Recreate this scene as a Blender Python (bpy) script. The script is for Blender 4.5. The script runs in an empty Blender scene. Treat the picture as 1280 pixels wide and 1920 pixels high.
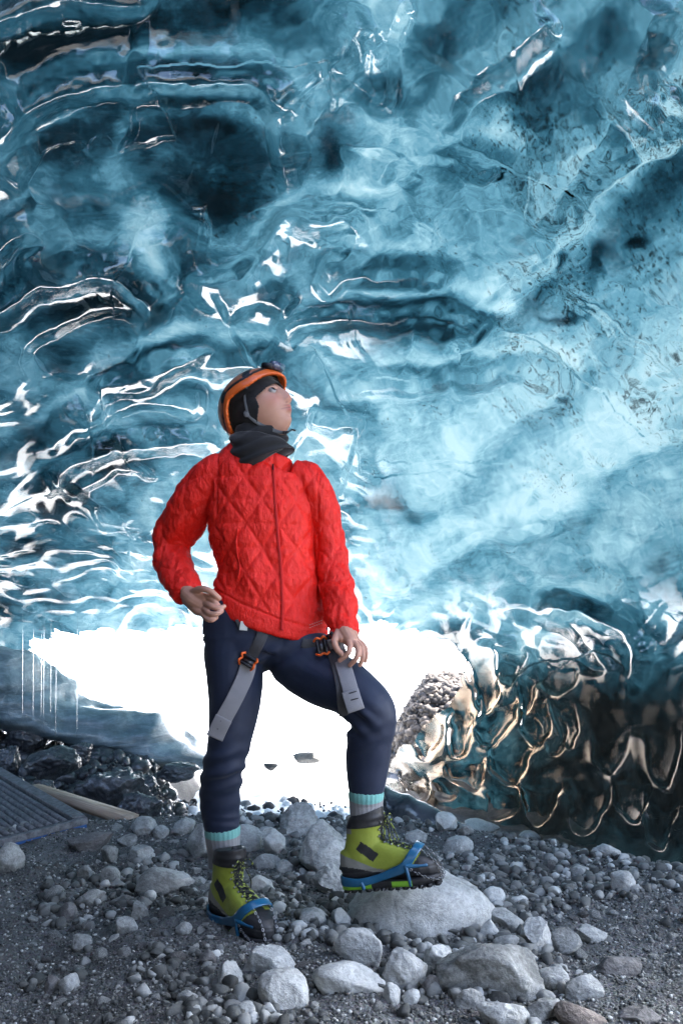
import bpy, bmesh, math, random
import numpy as np
from mathutils import Vector, Matrix, Euler
R = math.radians
scene = bpy.context.scene
COL = scene.collection

# ------------------------------------------------------------------ camera, sky, sun, exposure
F = 1867.0                                    # focal length in photo pixels (photo is 1280 x 1920)
PITCH = R(5.81)
CZ = 0.93
cam_data = bpy.data.cameras.new('camera')
cam_data.sensor_fit = 'VERTICAL'; cam_data.sensor_height = 36.0
cam_data.lens = 36.0*F/1920.0
cam_data.clip_start = 0.05; cam_data.clip_end = 500
cam = bpy.data.objects.new('camera', cam_data); COL.objects.link(cam)
cam.location = (0, 0, CZ); cam.rotation_euler = (R(90)+PITCH, 0, 0)
scene.camera = cam
SUN_EL, SUN_AZ = R(48), R(62)                 # azimuth from +Y towards +X
world = bpy.data.worlds.new('World'); scene.world = world; world.use_nodes = True
wn = world.node_tree.nodes; wl = world.node_tree.links
sky = wn.new('ShaderNodeTexSky'); sky.sky_type = 'NISHITA'; sky.sun_disc = False
sky.air_density = 0.75; sky.dust_density = 2.5; sky.ozone_density = 1.0
sky.sun_elevation = SUN_EL; sky.sun_rotation = SUN_AZ
wn['Background'].inputs['Strength'].default_value = 0.15
wl.new(sky.outputs[0], wn['Background'].inputs[0])
sd = bpy.data.lights.new('sun', 'SUN'); sd.energy = 4.5; sd.angle = R(0.5); sd.color = (1.0, 0.95, 0.88)
sun = bpy.data.objects.new('sun', sd); COL.objects.link(sun)
sdir = Vector((math.sin(SUN_AZ)*math.cos(SUN_EL), math.cos(SUN_AZ)*math.cos(SUN_EL), math.sin(SUN_EL)))
sun.rotation_euler = sdir.to_track_quat('Z', 'Y').to_euler(); sun.location = (8, 5, 11)
scene.view_settings.view_transform = 'Standard'; scene.view_settings.look = 'None'
scene.view_settings.exposure = 3.15; scene.view_settings.gamma = 1
scene.cycles.max_bounces = 10; scene.cycles.transmission_bounces = 8; scene.cycles.transparent_max_bounces = 8
scene.cycles.diffuse_bounces = 4; scene.cycles.glossy_bounces = 4

# ------------------------------------------------------------------ helpers
def P(px, py, D):
    """photo pixel and distance in front of the camera -> world point"""
    u = (px-640)/F; v = (960-py)/F
    y = math.cos(PITCH)-v*math.sin(PITCH); z = math.sin(PITCH)+v*math.cos(PITCH)
    return Vector((u/y*D, D, CZ+z/y*D))
def Pn(px, py, D):
    u = (px-640)/F; v = (960-py)/F
    y = math.cos(PITCH)-v*math.sin(PITCH); z = math.sin(PITCH)+v*math.cos(PITCH)
    return np.stack([u/y*D, D+0*u, CZ+z/y*D], -1)

def _h(ix, iy, iz, s):
    n = (ix.astype(np.int64)*73856093) ^ (iy.astype(np.int64)*19349663) ^ (iz.astype(np.int64)*83492791) ^ (s*2654435761 & 0xffffffff)
    n &= 0xffffffff
    n = ((n ^ (n >> 15))*2246822519) & 0xffffffff
    n = ((n ^ (n >> 13))*3266489917) & 0xffffffff
    n ^= n >> 16
    return n.astype(np.float64)/4294967295.0
def vnoise(p, s=0):
    p = np.asarray(p, float); f = np.floor(p); t = p-f; t = t*t*t*(t*(t*6-15)+10)
    f = f.astype(np.int64); r = 0
    for dx in (0, 1):
        for dy in (0, 1):
            for dz in (0, 1):
                w = (t[..., 0] if dx else 1-t[..., 0])*(t[..., 1] if dy else 1-t[..., 1])*(t[..., 2] if dz else 1-t[..., 2])
                r = r+w*_h(f[..., 0]+dx, f[..., 1]+dy, f[..., 2]+dz, s)
    return r*2-1
def fbm(p, s=0, o=4, g=0.5):
    r = 0; a = 1; p = np.asarray(p, float); t = 0
    for i in range(o):
        r = r+a*vnoise(p*(2**i)+i*17.3, s+i); t += a; a *= g
    return r/t
def svoro(p, s=0, k=14.0):
    """smooth F1 distance of a jittered cell pattern"""
    f = np.floor(p).astype(np.int64); acc = 0
    for dx in (-1, 0, 1):
        for dy in (-1, 0, 1):
            for dz in (-1, 0, 1):
                c = [f[..., 0]+dx, f[..., 1]+dy, f[..., 2]+dz]
                d = 0
                for a in range(3):
                    d = d+(c[a]+0.12+0.76*_h(c[0], c[1], c[2], s+a)-p[..., a])**2
                acc = acc+np.exp(-k*np.sqrt(d))
    return -np.log(acc)/k
def sstep(a, b, x):
    t = np.clip((x-a)/(b-a), 0, 1); return t*t*(3-2*t)

def mesh_obj(name, verts, faces, mats=(), parent=None, smooth=True, attrs=None):
    me = bpy.data.meshes.new(name)
    if isinstance(faces, np.ndarray):
        n = len(verts); m, k = faces.shape
        me.vertices.add(n); me.vertices.foreach_set('co', np.asarray(verts, np.float32).ravel())
        me.loops.add(m*k); me.loops.foreach_set('vertex_index', faces.astype(np.int32).ravel())
        me.polygons.add(m); me.polygons.foreach_set('loop_start', (np.arange(m)*k).astype(np.int32))
        me.polygons.foreach_set('loop_total', np.full(m, k, np.int32))
        me.update(calc_edges=True); me.validate()
    else:
        me.from_pydata([tuple(v) for v in verts], [], [tuple(f) for f in faces]); me.update()
    if smooth: me.polygons.foreach_set('use_smooth', [True]*len(me.polygons))
    for m_ in (mats if isinstance(mats, (list, tuple)) else [mats]): me.materials.append(m_)
    if attrs:
        for k_, a in attrs.items():
            at = me.attributes.new(k_, 'FLOAT', 'POINT'); at.data.foreach_set('value', np.asarray(a, np.float32).ravel())
    o = bpy.data.objects.new(name, me); COL.objects.link(o)
    if parent: o.parent = parent
    return o
def tag(o, label=None, cat=None, group=None, kind=None):
    if label: o['label'] = label
    if cat: o['category'] = cat
    if group: o['group'] = group
    if kind: o['kind'] = kind
    return o
def empty(name, loc=(0, 0, 0)):
    o = bpy.data.objects.new(name, None); COL.objects.link(o); o.location = loc; o.empty_display_size = 0.1
    return o

class NT:
    def __init__(s, name):
        s.m = bpy.data.materials.new(name); s.m.use_nodes = True
        s.t = s.m.node_tree; s.n = s.t.nodes; s.l = s.t.links; s.n.clear()
        s.out = s.n.new('ShaderNodeOutputMaterial')
        s.tc = s.n.new('ShaderNodeTexCoord').outputs['Object']
    def node(s, typ, ins=None, **kw):
        n = s.n.new(typ)
        for k, v in kw.items(): setattr(n, k, v)
        for k, v in (ins or {}).items():
            if hasattr(v, 'is_output') or isinstance(v, bpy.types.NodeSocket): s.l.new(v, n.inputs[k])
            else: n.inputs[k].default_value = v
        return n
    def noise(s, scale, detail=4, rough=0.5, dist=0, vec=None, out='Fac'):
        return s.node('ShaderNodeTexNoise', {'Vector': vec or s.tc, 'Scale': scale, 'Detail': detail, 'Roughness': rough, 'Distortion': dist}).outputs[out]
    def math(s, op, a, b=0.0, c=0.0, clamp=False):
        n = s.node('ShaderNodeMath', {0: a, 1: b, 2: c}, operation=op); n.use_clamp = clamp; return n.outputs[0]
    def ramp(s, fac, stops, interp='LINEAR'):
        n = s.node('ShaderNodeValToRGB', {'Fac': fac}); cr = n.color_ramp; cr.interpolation = interp
        while len(cr.elements) < len(stops): cr.elements.new(0.5)
        for e, (p, c) in zip(cr.elements, stops):
            e.position = p; e.color = (c, c, c, 1) if isinstance(c, (int, float)) else (*c, 1)
        return n.outputs['Color']
    def mix(s, f, a, b, mode='MIX'):
        n = s.node('ShaderNodeMix', data_type='RGBA', blend_type=mode)
        for i, v in ((0, f), (6, a), (7, b)):
            if isinstance(v, bpy.types.NodeSocket): s.l.new(v, n.inputs[i])
            else: n.inputs[i].default_value = v if i == 0 else (*v, 1)
        return n.outputs[2]
    def attr(s, name): return s.node('ShaderNodeAttribute', attribute_name=name).outputs['Fac']
    def bump(s, h, strength=0.5, dist=0.01, normal=None):
        ins = {'Height': h, 'Strength': strength, 'Distance': dist}
        if normal: ins['Normal'] = normal
        return s.node('ShaderNodeBump', ins).outputs[0]
    def prin(s, **kw):
        n = s.n.new('ShaderNodeBsdfPrincipled')
        for k, v in kw.items():
            k = k.replace('_', ' ')
            if isinstance(v, bpy.types.NodeSocket): s.l.new(v, n.inputs[k])
            else: n.inputs[k].default_value = (*v, 1) if isinstance(v, tuple) and 'Radius' not in k else v
        return n.outputs[0]
    def done(s, sh): s.l.new(sh, s.out.inputs[0]); return s.m

# ------------------------------------------------------------------ the ice cave
def shepard(px, py, pts, sig):
    num = 0; den = 1e-12
    for (x, y, d) in pts:
        w = np.exp(-((px-x)**2+(py-y)**2)/(2*sig*sig)); num = num+w*d; den = den+w
    return num/den
DEPTH = []
for y, row in ((-2400, (3.0, 3.0, 2.8, 2.4, 1.9)), (-1600, (3.6, 3.6, 3.3, 2.7, 2.1)), (-900, (4.3, 4.3, 3.9, 3.1, 2.4)), (-400, (4.8, 4.9, 4.6, 3.7, 2.7)),
               (0, (5.3, 5.6, 5.4, 4.4, 3.1)), (300, (5.8, 6.3, 6.2, 5.1, 3.5)), (600, (6.6, 7.3, 7.3, 6.0, 4.0)), (900, (7.6, 9.2, 9.2, 7.4, 4.8)),
               (1200, (8.4, 11.0, 11.0, 8.6, 5.4)), (1500, (8.6, 11.5, 11.5, 8.6, 5.3)), (1800, (8.6, 11.5, 11.5, 8.4, 5.0))):
    for x, d in zip((-250, 130, 550, 950, 1330), row): DEPTH.append((x, y, d))
    DEPTH.append((1900, y, row[4]*0.62)); DEPTH.append((-900, y, row[0]*0.66))
def polyd(px, py, pts):
    """signed distance to a polyline (positive on its right side, as drawn) and position along it"""
    best = np.full(px.shape, 1e9); sgn = np.ones(px.shape); tt = np.zeros(px.shape)
    L = [0]
    for a, b in zip(pts[:-1], pts[1:]): L.append(L[-1]+math.hypot(b[0]-a[0], b[1]-a[1]))
    for i, (a, b) in enumerate(zip(pts[:-1], pts[1:])):
        dx, dy = b[0]-a[0], b[1]-a[1]; l2 = dx*dx+dy*dy
        t = np.clip(((px-a[0])*dx+(py-a[1])*dy)/l2, 0, 1)
        ex = px-(a[0]+t*dx); ey = py-(a[1]+t*dy); d = np.hypot(ex, ey)
        m = d < best; best[m] = d[m]; sgn[m] = np.sign(dx*ey-dy*ex)[m]+1e-9; tt[m] = ((L[i]+t*math.sqrt(l2))/L[-1])[m]
    return best*np.sign(sgn), tt
def smoothline(pts, n=6):
    q = [pts[0]]+list(pts)+[pts[-1]]; out = []
    for i in range(1, len(q)-2):
        p0, p1, p2, p3 = q[i-1], q[i], q[i+1], q[i+2]
        for k in range(n):
            t = k/n
            out.append(tuple(0.5*(2*p1[a]+(p2[a]-p0[a])*t+(2*p0[a]-5*p1[a]+4*p2[a]-p3[a])*t*t+(3*p1[a]-p0[a]-3*p2[a]+p3[a])*t**3) for a in (0, 1)))
    out.append(pts[-1]); return out
# ridges of the roof: (points, how far they stand out, width of the crest, width of the cup behind; the cup lies on the right side as drawn)
RIDGES = [
    ([(-60, 70), (60, 22), (180, 0), (300, 14)], 0.16, 26, 160),
    ([(-60, 290), (20, 235), (110, 180), (230, 150), (350, 158), (470, 170), (510, 225), (520, 300), (550, 380)], 0.24, 24, 170),
    ([(30, 345), (80, 295), (140, 268), (178, 300)], 0.12, 20, 70),
    ([(200, 310), (280, 262), (380, 250), (440, 265)], 0.08, 18, 70),
    ([(-40, 500), (30, 440), (90, 465), (40, 510)], 0.10, 18, 60),
    ([(-40, 640), (50, 550), (140, 525), (230, 530), (275, 570), (335, 602)], 0.18, 20, 110),
    ([(30, 690), (120, 600), (230, 588), (300, 640)], 0.09, 16, 70),
    ([(690, 395), (640, 405), (560, 408), (515, 440), (480, 500), (410, 530), (330, 520)], 0.20, 18, 110),
    ([(570, 460), (585, 425), (630, 420), (665, 445), (640, 485), (585, 490)], 0.10, 16, 40),
    ([(410, 590), (450, 572), (510, 568), (556, 590)], 0.12, 14, 60),
    ([(520, 660), (560, 612), (640, 606), (740, 606), (860, 586)], 0.14, 14, 90),
    ([(600, 560), (660, 530), (760, 518), (830, 535)], 0.09, 14, 60),
    ([(690, 360), (740, 312), (800, 290), (870, 305), (918, 350)], 0.16, 20, 110),
    ([(798, 290), (815, 235), (870, 170), (960, 95), (1060, 20)], 0.20, 34, 150),
    ([(560, 250), (600, 160), (650, 90), (690, 20)], 0.20, 40, 120),
    ([(620, 110), (650, 150), (712, 190), (720, 90), (770, -20)], 0.10, 24, 80),
    ([(930, 500), (985, 430), (1080, 350), (1190, 270), (1300, 190)], 0.16, 40, 150),
    ([(870, 640), (890, 570), (960, 520), (1040, 470)], 0.10, 30, 100),
    ([(940, 1010), (1010, 900), (1110, 800), (1240, 700), (1340, 640)], 0.12, 40, 130),
    ([(760, 980), (840, 860), (960, 760), (1080, 690)], 0.10, 30, 100),
    ([(700, 1120), (800, 1040), (930, 990), (1060, 985)], 0.09, 22, 80),
    ([(1000, 420), (1080, 330), (1150, 215), (1210, 90), (1260, -30)], 0.14, 44, 150),
    ([(820, 640), (850, 600), (905, 640)], 0.10, 12, 40),
    ([(150, 745), (240, 715), (330, 690), (420, 690), (530, 680)], 0.10, 13, 60),
    ([(140, 790), (190, 745), (260, 735), (300, 700), (400, 650)], 0.10, 12, 50),
    ([(60, 860), (150, 800), (260, 765), (400, 760)], 0.10, 14, 60),
    ([(100, 945), (130, 880), (200, 850), (300, 838), (420, 830)], 0.18, 16, 80),
    ([(120, 950), (180, 905), (240, 885), (310, 905)], 0.12, 12, 60),
    ([(570, 780), (620, 800), (680, 815)], 0.10, 10, 50),
    ([(650, 740), (760, 728), (870, 720), (960, 705), (1045, 740)], 0.05, 12, 50),
    ([(1110, 880), (1160, 830), (1230, 805), (1330, 800)], 0.12, 24, 120),
    ([(920, 1160), (1010, 1150), (1090, 1190), (1130, 1260), (1085, 1275)], 0.15, 18, 80),
    ([(1000, 1140), (1100, 1150), (1180, 1200), (1185, 1265), (1150, 1275)], 0.15, 18, 70),
]
# fringe of hanging scallops low on the right: cups with rounded lower lips
for (x, y, w, h) in ((905, 1330, 34, 90), (950, 1290, 30, 80), (985, 1340, 26, 70), (930, 1400, 40, 120), (1000, 1400, 34, 90), (870, 1420, 36, 100), (800, 1420, 40, 90),
                     (1045, 1300, 40, 60), (1060, 1400, 28, 100), (1035, 1420, 26, 90), (880, 1480, 44, 60), (960, 1470, 40, 80), (1100, 1560, 44, 90), (1180, 1540, 40, 90),
                     (1010, 1540, 40, 80), (940, 1540, 36, 70), (1140, 1460, 36, 100), (1230, 1590, 40, 90), (1240, 1470, 40, 110), (780, 1500, 30, 60), (830, 1510, 30, 55)):
    RIDGES.append((smoothline([(x-w, y-h), (x-w*0.8, y-h*0.3), (x-w*0.2, y), (x+w*0.4, y-h*0.06), (x+w*0.9, y-h*0.5), (x+w, y-h)], 3)[::-1], 0.11 if x < 1030 else 0.055, 9, 50))

def ice_fields(px, py):
    D = shepard(px, py, DEPTH, 260.0)
    return D
GX = np.concatenate([np.linspace(-1500, -60, 60)[:-1], np.arange(-60, 1341, 2.0), np.linspace(1340, 2600, 60)[1:]])
GY = np.concatenate([np.linspace(-2600, -50, 90)[:-1], np.arange(-50, 1721, 2.0)])
def grid_faces(nx, ny, keep=None):
    i = np.arange(nx*ny).reshape(ny, nx)
    f = np.stack([i[:-1, :-1], i[:-1, 1:], i[1:, 1:], i[1:, :-1]], -1).reshape(-1, 4)
    if keep is not None: f = f[keep.reshape(-1)]
    return f
def grid_normals(p):
    gx = np.gradient(p, axis=1); gy = np.gradient(p, axis=0)
    n = np.cross(gy, gx); n /= np.linalg.norm(n, axis=-1, keepdims=True)+1e-12
    return n
def inpoly(px, py, poly):
    r = np.zeros(px.shape, bool); j = len(poly)-1
    for i in range(len(poly)):
        (xi, yi), (xj, yj) = poly[i], poly[j]
        c = ((yi > py) != (yj > py)) & (px < (xj-xi)*(py-yi)/((yj-yi) or 1e-9)+xi)
        r ^= c; j = i
    return r
OPENING = [(-1600, 1330), (-60, 1310), (20, 1290), (60, 1262), (84, 1232), (125, 1215), (260, 1210), (380, 1196), (520, 1188), (660, 1184), (780, 1192), (840, 1212), (866, 1245), (868, 1285), (835, 1325), (790, 1370),
           (740, 1430), (712, 1480), (700, 1560), (690, 1900), (-1600, 1900)]
px, py = np.meshgrid(GX, GY)
base = Pn(px, py, ice_fields(px, py))
N0 = grid_normals(base)
if (N0[len(GY)//2, len(GX)//2] @ np.array([0, -1, 0])) < 0: N0 = -N0      # towards the cave's inside
warp = np.stack([fbm(base*0.9+a*31, 50+a, 3) for a in range(3)], -1)
q = base+warp*0.55
calm = 1-0.72*sstep(520, 790, px)*sstep(80, 300, py)*(1-sstep(1050, 1250, py))     # the right-hand wall is smoother
calm = np.where(px > 1340, 0.5, calm)
lipz = np.exp(-((py-1180)/60)**2)*(px < 880)
v1 = svoro(q*np.array([0.85, 0.7, 1.25]), 3, 16)
q2 = base+warp*0.35
v2 = svoro(q2*np.array([2.1, 1.5, 3.2]), 9, 13)
v3 = svoro(q2*np.array([4.0, 2.6, 8.5]), 14, 11)
low = sstep(560, 1000, py)                                                           # more and finer scallops lower down
herosum = np.zeros(px.shape)
inner = (px > -150) & (px < 1450) & (py > -150)
sel = np.where(inner)
spx, spy = px[sel], py[sel]
hs = np.zeros(spx.shape); prot = np.zeros(spx.shape); rimv = np.zeros(spx.shape)
wx = spx+10*vnoise(np.stack([spx/60, spy/60, 0*spx], -1), 71)+3*vnoise(np.stack([spx/18, spy/18, 0*spx], -1), 73)
wy = spy+10*vnoise(np.stack([spx/60, spy/60, 0*spx+5], -1), 72)+3*vnoise(np.stack([spx/18, spy/18, 0*spx+5], -1), 74)
for pts, amp, w, cup in RIDGES:
    pl = smoothline(pts, 5) if len(pts) < 12 else pts
    x0 = min(p[0] for p in pl)-cup*2.5; x1 = max(p[0] for p in pl)+cup*2.5
    y0 = min(p[1] for p in pl)-cup*2.5; y1 = max(p[1] for p in pl)+cup*2.5
    m = (wx > x0) & (wx < x1) & (wy > y0) & (wy < y1)
    d, t = polyd(wx[m], wy[m], pl)
    env = sstep(0, 0.14, t)*(1-sstep(0.86, 1, t))
    crest = np.where(d > 0, np.exp(-(d/(w*np.where(w < 10, 0.7, 1.05)))**2), np.exp(-(d/(w*2.2))**2))          # sharp on the cup side, soft on the other
    dish = np.where(d > 0, (d/cup)*np.exp(1-(d/cup)*1.0), 0)
    hs[m] += env*(1.1*amp*crest-amp*0.8*dish)
    rimv[m] = np.maximum(rimv[m], env*np.exp(-(d/(w*1.6))**2))
    prot[m] = np.maximum(prot[m], env*np.exp(-(d/(cup*1.25))**2))
herosum[sel] = hs
protf = np.zeros(px.shape); protf[sel] = prot; rimf = np.zeros(px.shape); rimf[sel] = rimv
fr_ = sstep(700, 900, px)*sstep(1200, 1300, py)                                     # the clear foot of the wall
vf = svoro(q2*np.array([5.0, 2.5, 3.0]), 25, 10)
h = np.maximum(-0.2, (1-0.75*fr_)*calm*(1-0.88*protf)*(0.42*(v1-0.45)*(1-0.55*low)+0.13*(v2-0.42)*(0.2+0.35*sstep(250, 550, py)+0.30*low)+0.06*(v3-0.4)*(0.05+1.3*low)) + 0.04*fbm(base*1.6, 20, 3)*(0.5+0.5*calm)+0.03*fr_*(vf-0.4))
hdisp = base+N0*(h[..., None])
toc = np.array([0, 0, CZ])-base; toc /= np.linalg.norm(toc, axis=-1, keepdims=True)
front = hdisp+toc*np.maximum(herosum, -0.16)[..., None]
cx = (px[:-1, :-1]+px[1:, 1:])/2; cy = (py[:-1, :-1]+py[1:, 1:])/2
ejx = cx+5*vnoise(np.stack([cx/25, cy/25, 0*cx], -1), 81)*2; ejy = cy+7*vnoise(np.stack([cx/30, cy/30, 0*cx+9], -1), 82)*2
keep = ~inpoly(ejx, ejy, OPENING)

# how bright the ice body is (bubbly and thin = light, clear and thick or dirty = dark), plus painted relief shading
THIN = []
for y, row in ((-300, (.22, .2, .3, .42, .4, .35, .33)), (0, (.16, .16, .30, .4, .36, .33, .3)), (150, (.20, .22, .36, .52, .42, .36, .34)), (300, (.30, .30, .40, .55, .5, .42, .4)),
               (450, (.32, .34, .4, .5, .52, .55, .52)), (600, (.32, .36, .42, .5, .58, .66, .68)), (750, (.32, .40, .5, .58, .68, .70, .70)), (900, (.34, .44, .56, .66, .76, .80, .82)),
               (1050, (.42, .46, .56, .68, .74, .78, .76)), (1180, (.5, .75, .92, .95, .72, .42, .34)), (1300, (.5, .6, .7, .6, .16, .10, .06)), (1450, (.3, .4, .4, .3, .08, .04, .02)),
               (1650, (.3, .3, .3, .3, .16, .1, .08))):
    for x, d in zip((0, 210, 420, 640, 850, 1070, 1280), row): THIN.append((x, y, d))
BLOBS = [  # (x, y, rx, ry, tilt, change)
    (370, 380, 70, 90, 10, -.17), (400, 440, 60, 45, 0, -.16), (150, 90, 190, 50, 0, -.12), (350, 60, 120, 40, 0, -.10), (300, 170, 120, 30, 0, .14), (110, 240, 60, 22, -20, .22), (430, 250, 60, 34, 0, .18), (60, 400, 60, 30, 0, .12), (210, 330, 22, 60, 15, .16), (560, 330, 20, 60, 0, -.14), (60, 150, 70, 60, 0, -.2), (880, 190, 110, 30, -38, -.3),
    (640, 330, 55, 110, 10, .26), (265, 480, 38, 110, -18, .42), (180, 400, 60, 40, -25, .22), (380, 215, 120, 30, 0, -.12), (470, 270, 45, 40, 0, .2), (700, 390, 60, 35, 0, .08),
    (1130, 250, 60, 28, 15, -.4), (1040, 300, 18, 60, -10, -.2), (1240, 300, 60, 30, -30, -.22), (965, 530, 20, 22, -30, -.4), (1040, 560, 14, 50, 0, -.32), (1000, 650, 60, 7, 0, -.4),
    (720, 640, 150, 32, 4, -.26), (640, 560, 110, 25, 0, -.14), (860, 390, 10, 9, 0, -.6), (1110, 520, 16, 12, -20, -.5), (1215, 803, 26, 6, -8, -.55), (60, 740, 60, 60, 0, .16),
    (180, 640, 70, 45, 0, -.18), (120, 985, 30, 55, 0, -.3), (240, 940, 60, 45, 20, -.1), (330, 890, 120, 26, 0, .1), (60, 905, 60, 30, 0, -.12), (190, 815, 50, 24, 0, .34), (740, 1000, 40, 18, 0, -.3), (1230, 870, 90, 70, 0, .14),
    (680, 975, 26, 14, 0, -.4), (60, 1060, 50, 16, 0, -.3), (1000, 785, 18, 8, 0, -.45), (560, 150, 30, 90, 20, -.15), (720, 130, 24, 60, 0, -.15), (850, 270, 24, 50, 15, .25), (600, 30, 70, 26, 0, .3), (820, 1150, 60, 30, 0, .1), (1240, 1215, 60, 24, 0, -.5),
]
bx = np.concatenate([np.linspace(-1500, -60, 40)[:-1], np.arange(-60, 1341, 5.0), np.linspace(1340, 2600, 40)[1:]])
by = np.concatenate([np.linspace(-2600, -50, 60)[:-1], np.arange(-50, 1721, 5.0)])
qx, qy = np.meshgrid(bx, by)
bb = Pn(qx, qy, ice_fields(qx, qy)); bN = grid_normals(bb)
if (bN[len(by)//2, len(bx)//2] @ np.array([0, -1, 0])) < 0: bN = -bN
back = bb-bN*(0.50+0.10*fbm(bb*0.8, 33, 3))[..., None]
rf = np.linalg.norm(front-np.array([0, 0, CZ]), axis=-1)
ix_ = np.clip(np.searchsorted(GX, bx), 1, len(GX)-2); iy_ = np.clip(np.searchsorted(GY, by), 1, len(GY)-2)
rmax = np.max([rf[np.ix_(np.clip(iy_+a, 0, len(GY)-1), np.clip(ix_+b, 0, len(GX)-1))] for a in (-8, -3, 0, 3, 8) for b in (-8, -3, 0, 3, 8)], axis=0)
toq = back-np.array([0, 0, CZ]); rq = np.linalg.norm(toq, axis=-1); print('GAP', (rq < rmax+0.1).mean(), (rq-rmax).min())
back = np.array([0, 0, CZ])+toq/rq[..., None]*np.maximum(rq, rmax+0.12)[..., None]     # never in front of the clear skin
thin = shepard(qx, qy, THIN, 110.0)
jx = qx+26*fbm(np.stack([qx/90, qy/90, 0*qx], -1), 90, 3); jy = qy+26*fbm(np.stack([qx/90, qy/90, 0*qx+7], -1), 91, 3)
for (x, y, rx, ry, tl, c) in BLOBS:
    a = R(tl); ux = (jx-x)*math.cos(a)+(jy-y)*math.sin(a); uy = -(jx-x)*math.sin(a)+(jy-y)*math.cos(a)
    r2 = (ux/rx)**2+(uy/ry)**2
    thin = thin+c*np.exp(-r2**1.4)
warpb = np.stack([fbm(bb*0.9+a*31, 50+a, 3) for a in range(3)], -1)
w1 = svoro((bb+warpb*0.55)*np.array([0.85, 0.7, 1.25]), 3, 16); w2 = svoro((bb+warpb*0.35)*np.array([2.1, 1.5, 3.2]), 9, 13); w3 = svoro((bb+warpb*0.35)*np.array([4.0, 2.6, 8.5]), 14, 11)
lowb = sstep(560, 1000, qy); calmb = 1-0.6*sstep(520, 790, qx)*sstep(80, 300, qy)*(1-sstep(1050, 1250, qy))
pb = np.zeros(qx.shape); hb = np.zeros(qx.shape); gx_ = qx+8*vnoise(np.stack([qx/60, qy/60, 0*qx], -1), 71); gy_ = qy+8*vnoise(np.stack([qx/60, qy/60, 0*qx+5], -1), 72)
for pts, amp, w, cup in RIDGES:                            # shading painted into the ice: bright along ridges, dark in the cups behind
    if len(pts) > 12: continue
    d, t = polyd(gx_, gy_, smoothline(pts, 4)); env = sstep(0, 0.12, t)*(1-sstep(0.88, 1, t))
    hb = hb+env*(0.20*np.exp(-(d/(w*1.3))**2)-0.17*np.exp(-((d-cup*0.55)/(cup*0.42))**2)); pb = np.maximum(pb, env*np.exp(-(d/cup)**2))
thin = thin+hb+(1-0.7*pb)*calmb*(0.55*(w1-0.45)+(0.25+0.3*lowb)*(w2-0.42)+0.35*lowb*(w3-0.4))  # cell shading put into the brightness too: crests lighter, cups darker
dirt = sstep(700, 950, qx)*(1-sstep(700, 1000, qy))
dirt = np.clip(dirt+np.exp(-(((qx-390)/110)**2+((qy-380)/120)**2)), 0, 1)
ckx = (qx[:-1, :-1]+qx[1:, 1:])/2; cky = (qy[:-1, :-1]+qy[1:, 1:])/2
bkeep = ~inpoly(ckx+48*(ckx > 500), cky-14*(ckx < 860), OPENING)

# materials of the ice
nt = NT('clear_ice')
b1 = nt.noise(9, 5, 0.6, 0.6); b2 = nt.noise(38, 3, 0.6)
mp = nt.node('ShaderNodeMapping', {'Vector': nt.tc, 'Scale': (3, 3, 12), 'Rotation': (0, 0.5, 0.3)}).outputs[0]
b3 = nt.noise(3, 4, 0.6, 1.5, vec=mp)
hgt = nt.math('MULTIPLY_ADD', b2, 0.12, nt.math('MULTIPLY_ADD', b3, 0.5, b1))
bump = nt.bump(hgt, 0.12, 0.015)
glass = nt.node('ShaderNodeBsdfRefraction', {'Color': nt.mix(nt.attr('silt'), (0.93, 0.985, 1), (1.0, 0.94, 0.87)), 'Roughness': nt.math('MULTIPLY_ADD', nt.attr('frost'), 0.10, 0.015), 'IOR': 1.17, 'Normal': bump}).outputs[0]  # low on the right the tint is warmed, sunlight painted into the colour
gls = nt.node('ShaderNodeBsdfGlossy', {'Color': nt.mix(nt.attr('silt'), (1, 1, 1), (1.0, 0.74, 0.52)), 'Roughness': 0.04, 'Normal': bump}).outputs[0]  # amber gloss low right stands in for warm sunlight reflected from outside
fr = nt.node('ShaderNodeFresnel', {'IOR': 1.9, 'Normal': bump}).outputs[0]
fr = nt.math('MULTIPLY', fr, nt.attr('shine'))
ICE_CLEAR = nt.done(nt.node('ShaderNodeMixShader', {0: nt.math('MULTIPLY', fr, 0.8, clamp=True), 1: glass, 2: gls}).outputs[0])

nt = NT('ice_body')
th = nt.attr('thin'); dr = nt.attr('dirt')
n1 = nt.noise(1.3, 8, 0.62, 1.2); n2 = nt.noise(5.5, 8, 0.7, 0.8); n3 = nt.noise(60, 3, 0.7)
mp = nt.node('ShaderNodeMapping', {'Vector': nt.tc, 'Scale': (2.5, 1.0, 9), 'Rotation': (0, 0.6, 0)}).outputs[0]
n4 = nt.noise(1.6, 6, 0.65, 2.0, vec=mp)
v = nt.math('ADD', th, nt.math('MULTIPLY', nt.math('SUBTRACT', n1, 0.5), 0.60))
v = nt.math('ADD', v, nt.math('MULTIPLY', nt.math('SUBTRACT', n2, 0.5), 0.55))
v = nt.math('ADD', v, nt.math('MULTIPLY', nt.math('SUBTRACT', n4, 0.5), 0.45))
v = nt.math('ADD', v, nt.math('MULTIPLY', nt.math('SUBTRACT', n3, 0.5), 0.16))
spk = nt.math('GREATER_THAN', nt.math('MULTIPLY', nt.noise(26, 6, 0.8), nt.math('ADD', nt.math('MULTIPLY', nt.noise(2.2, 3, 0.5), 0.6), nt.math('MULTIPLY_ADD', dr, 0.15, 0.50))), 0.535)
col = nt.ramp(v, [(0.0, (0.003, 0.009, 0.013)), (0.2, (0.010, 0.038, 0.058)), (0.42, (0.048, 0.150, 0.210)), (0.62, (0.17, 0.37, 0.47)), (0.82, (0.43, 0.64, 0.715)), (1.0, (0.68, 0.83, 0.87))])
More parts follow.
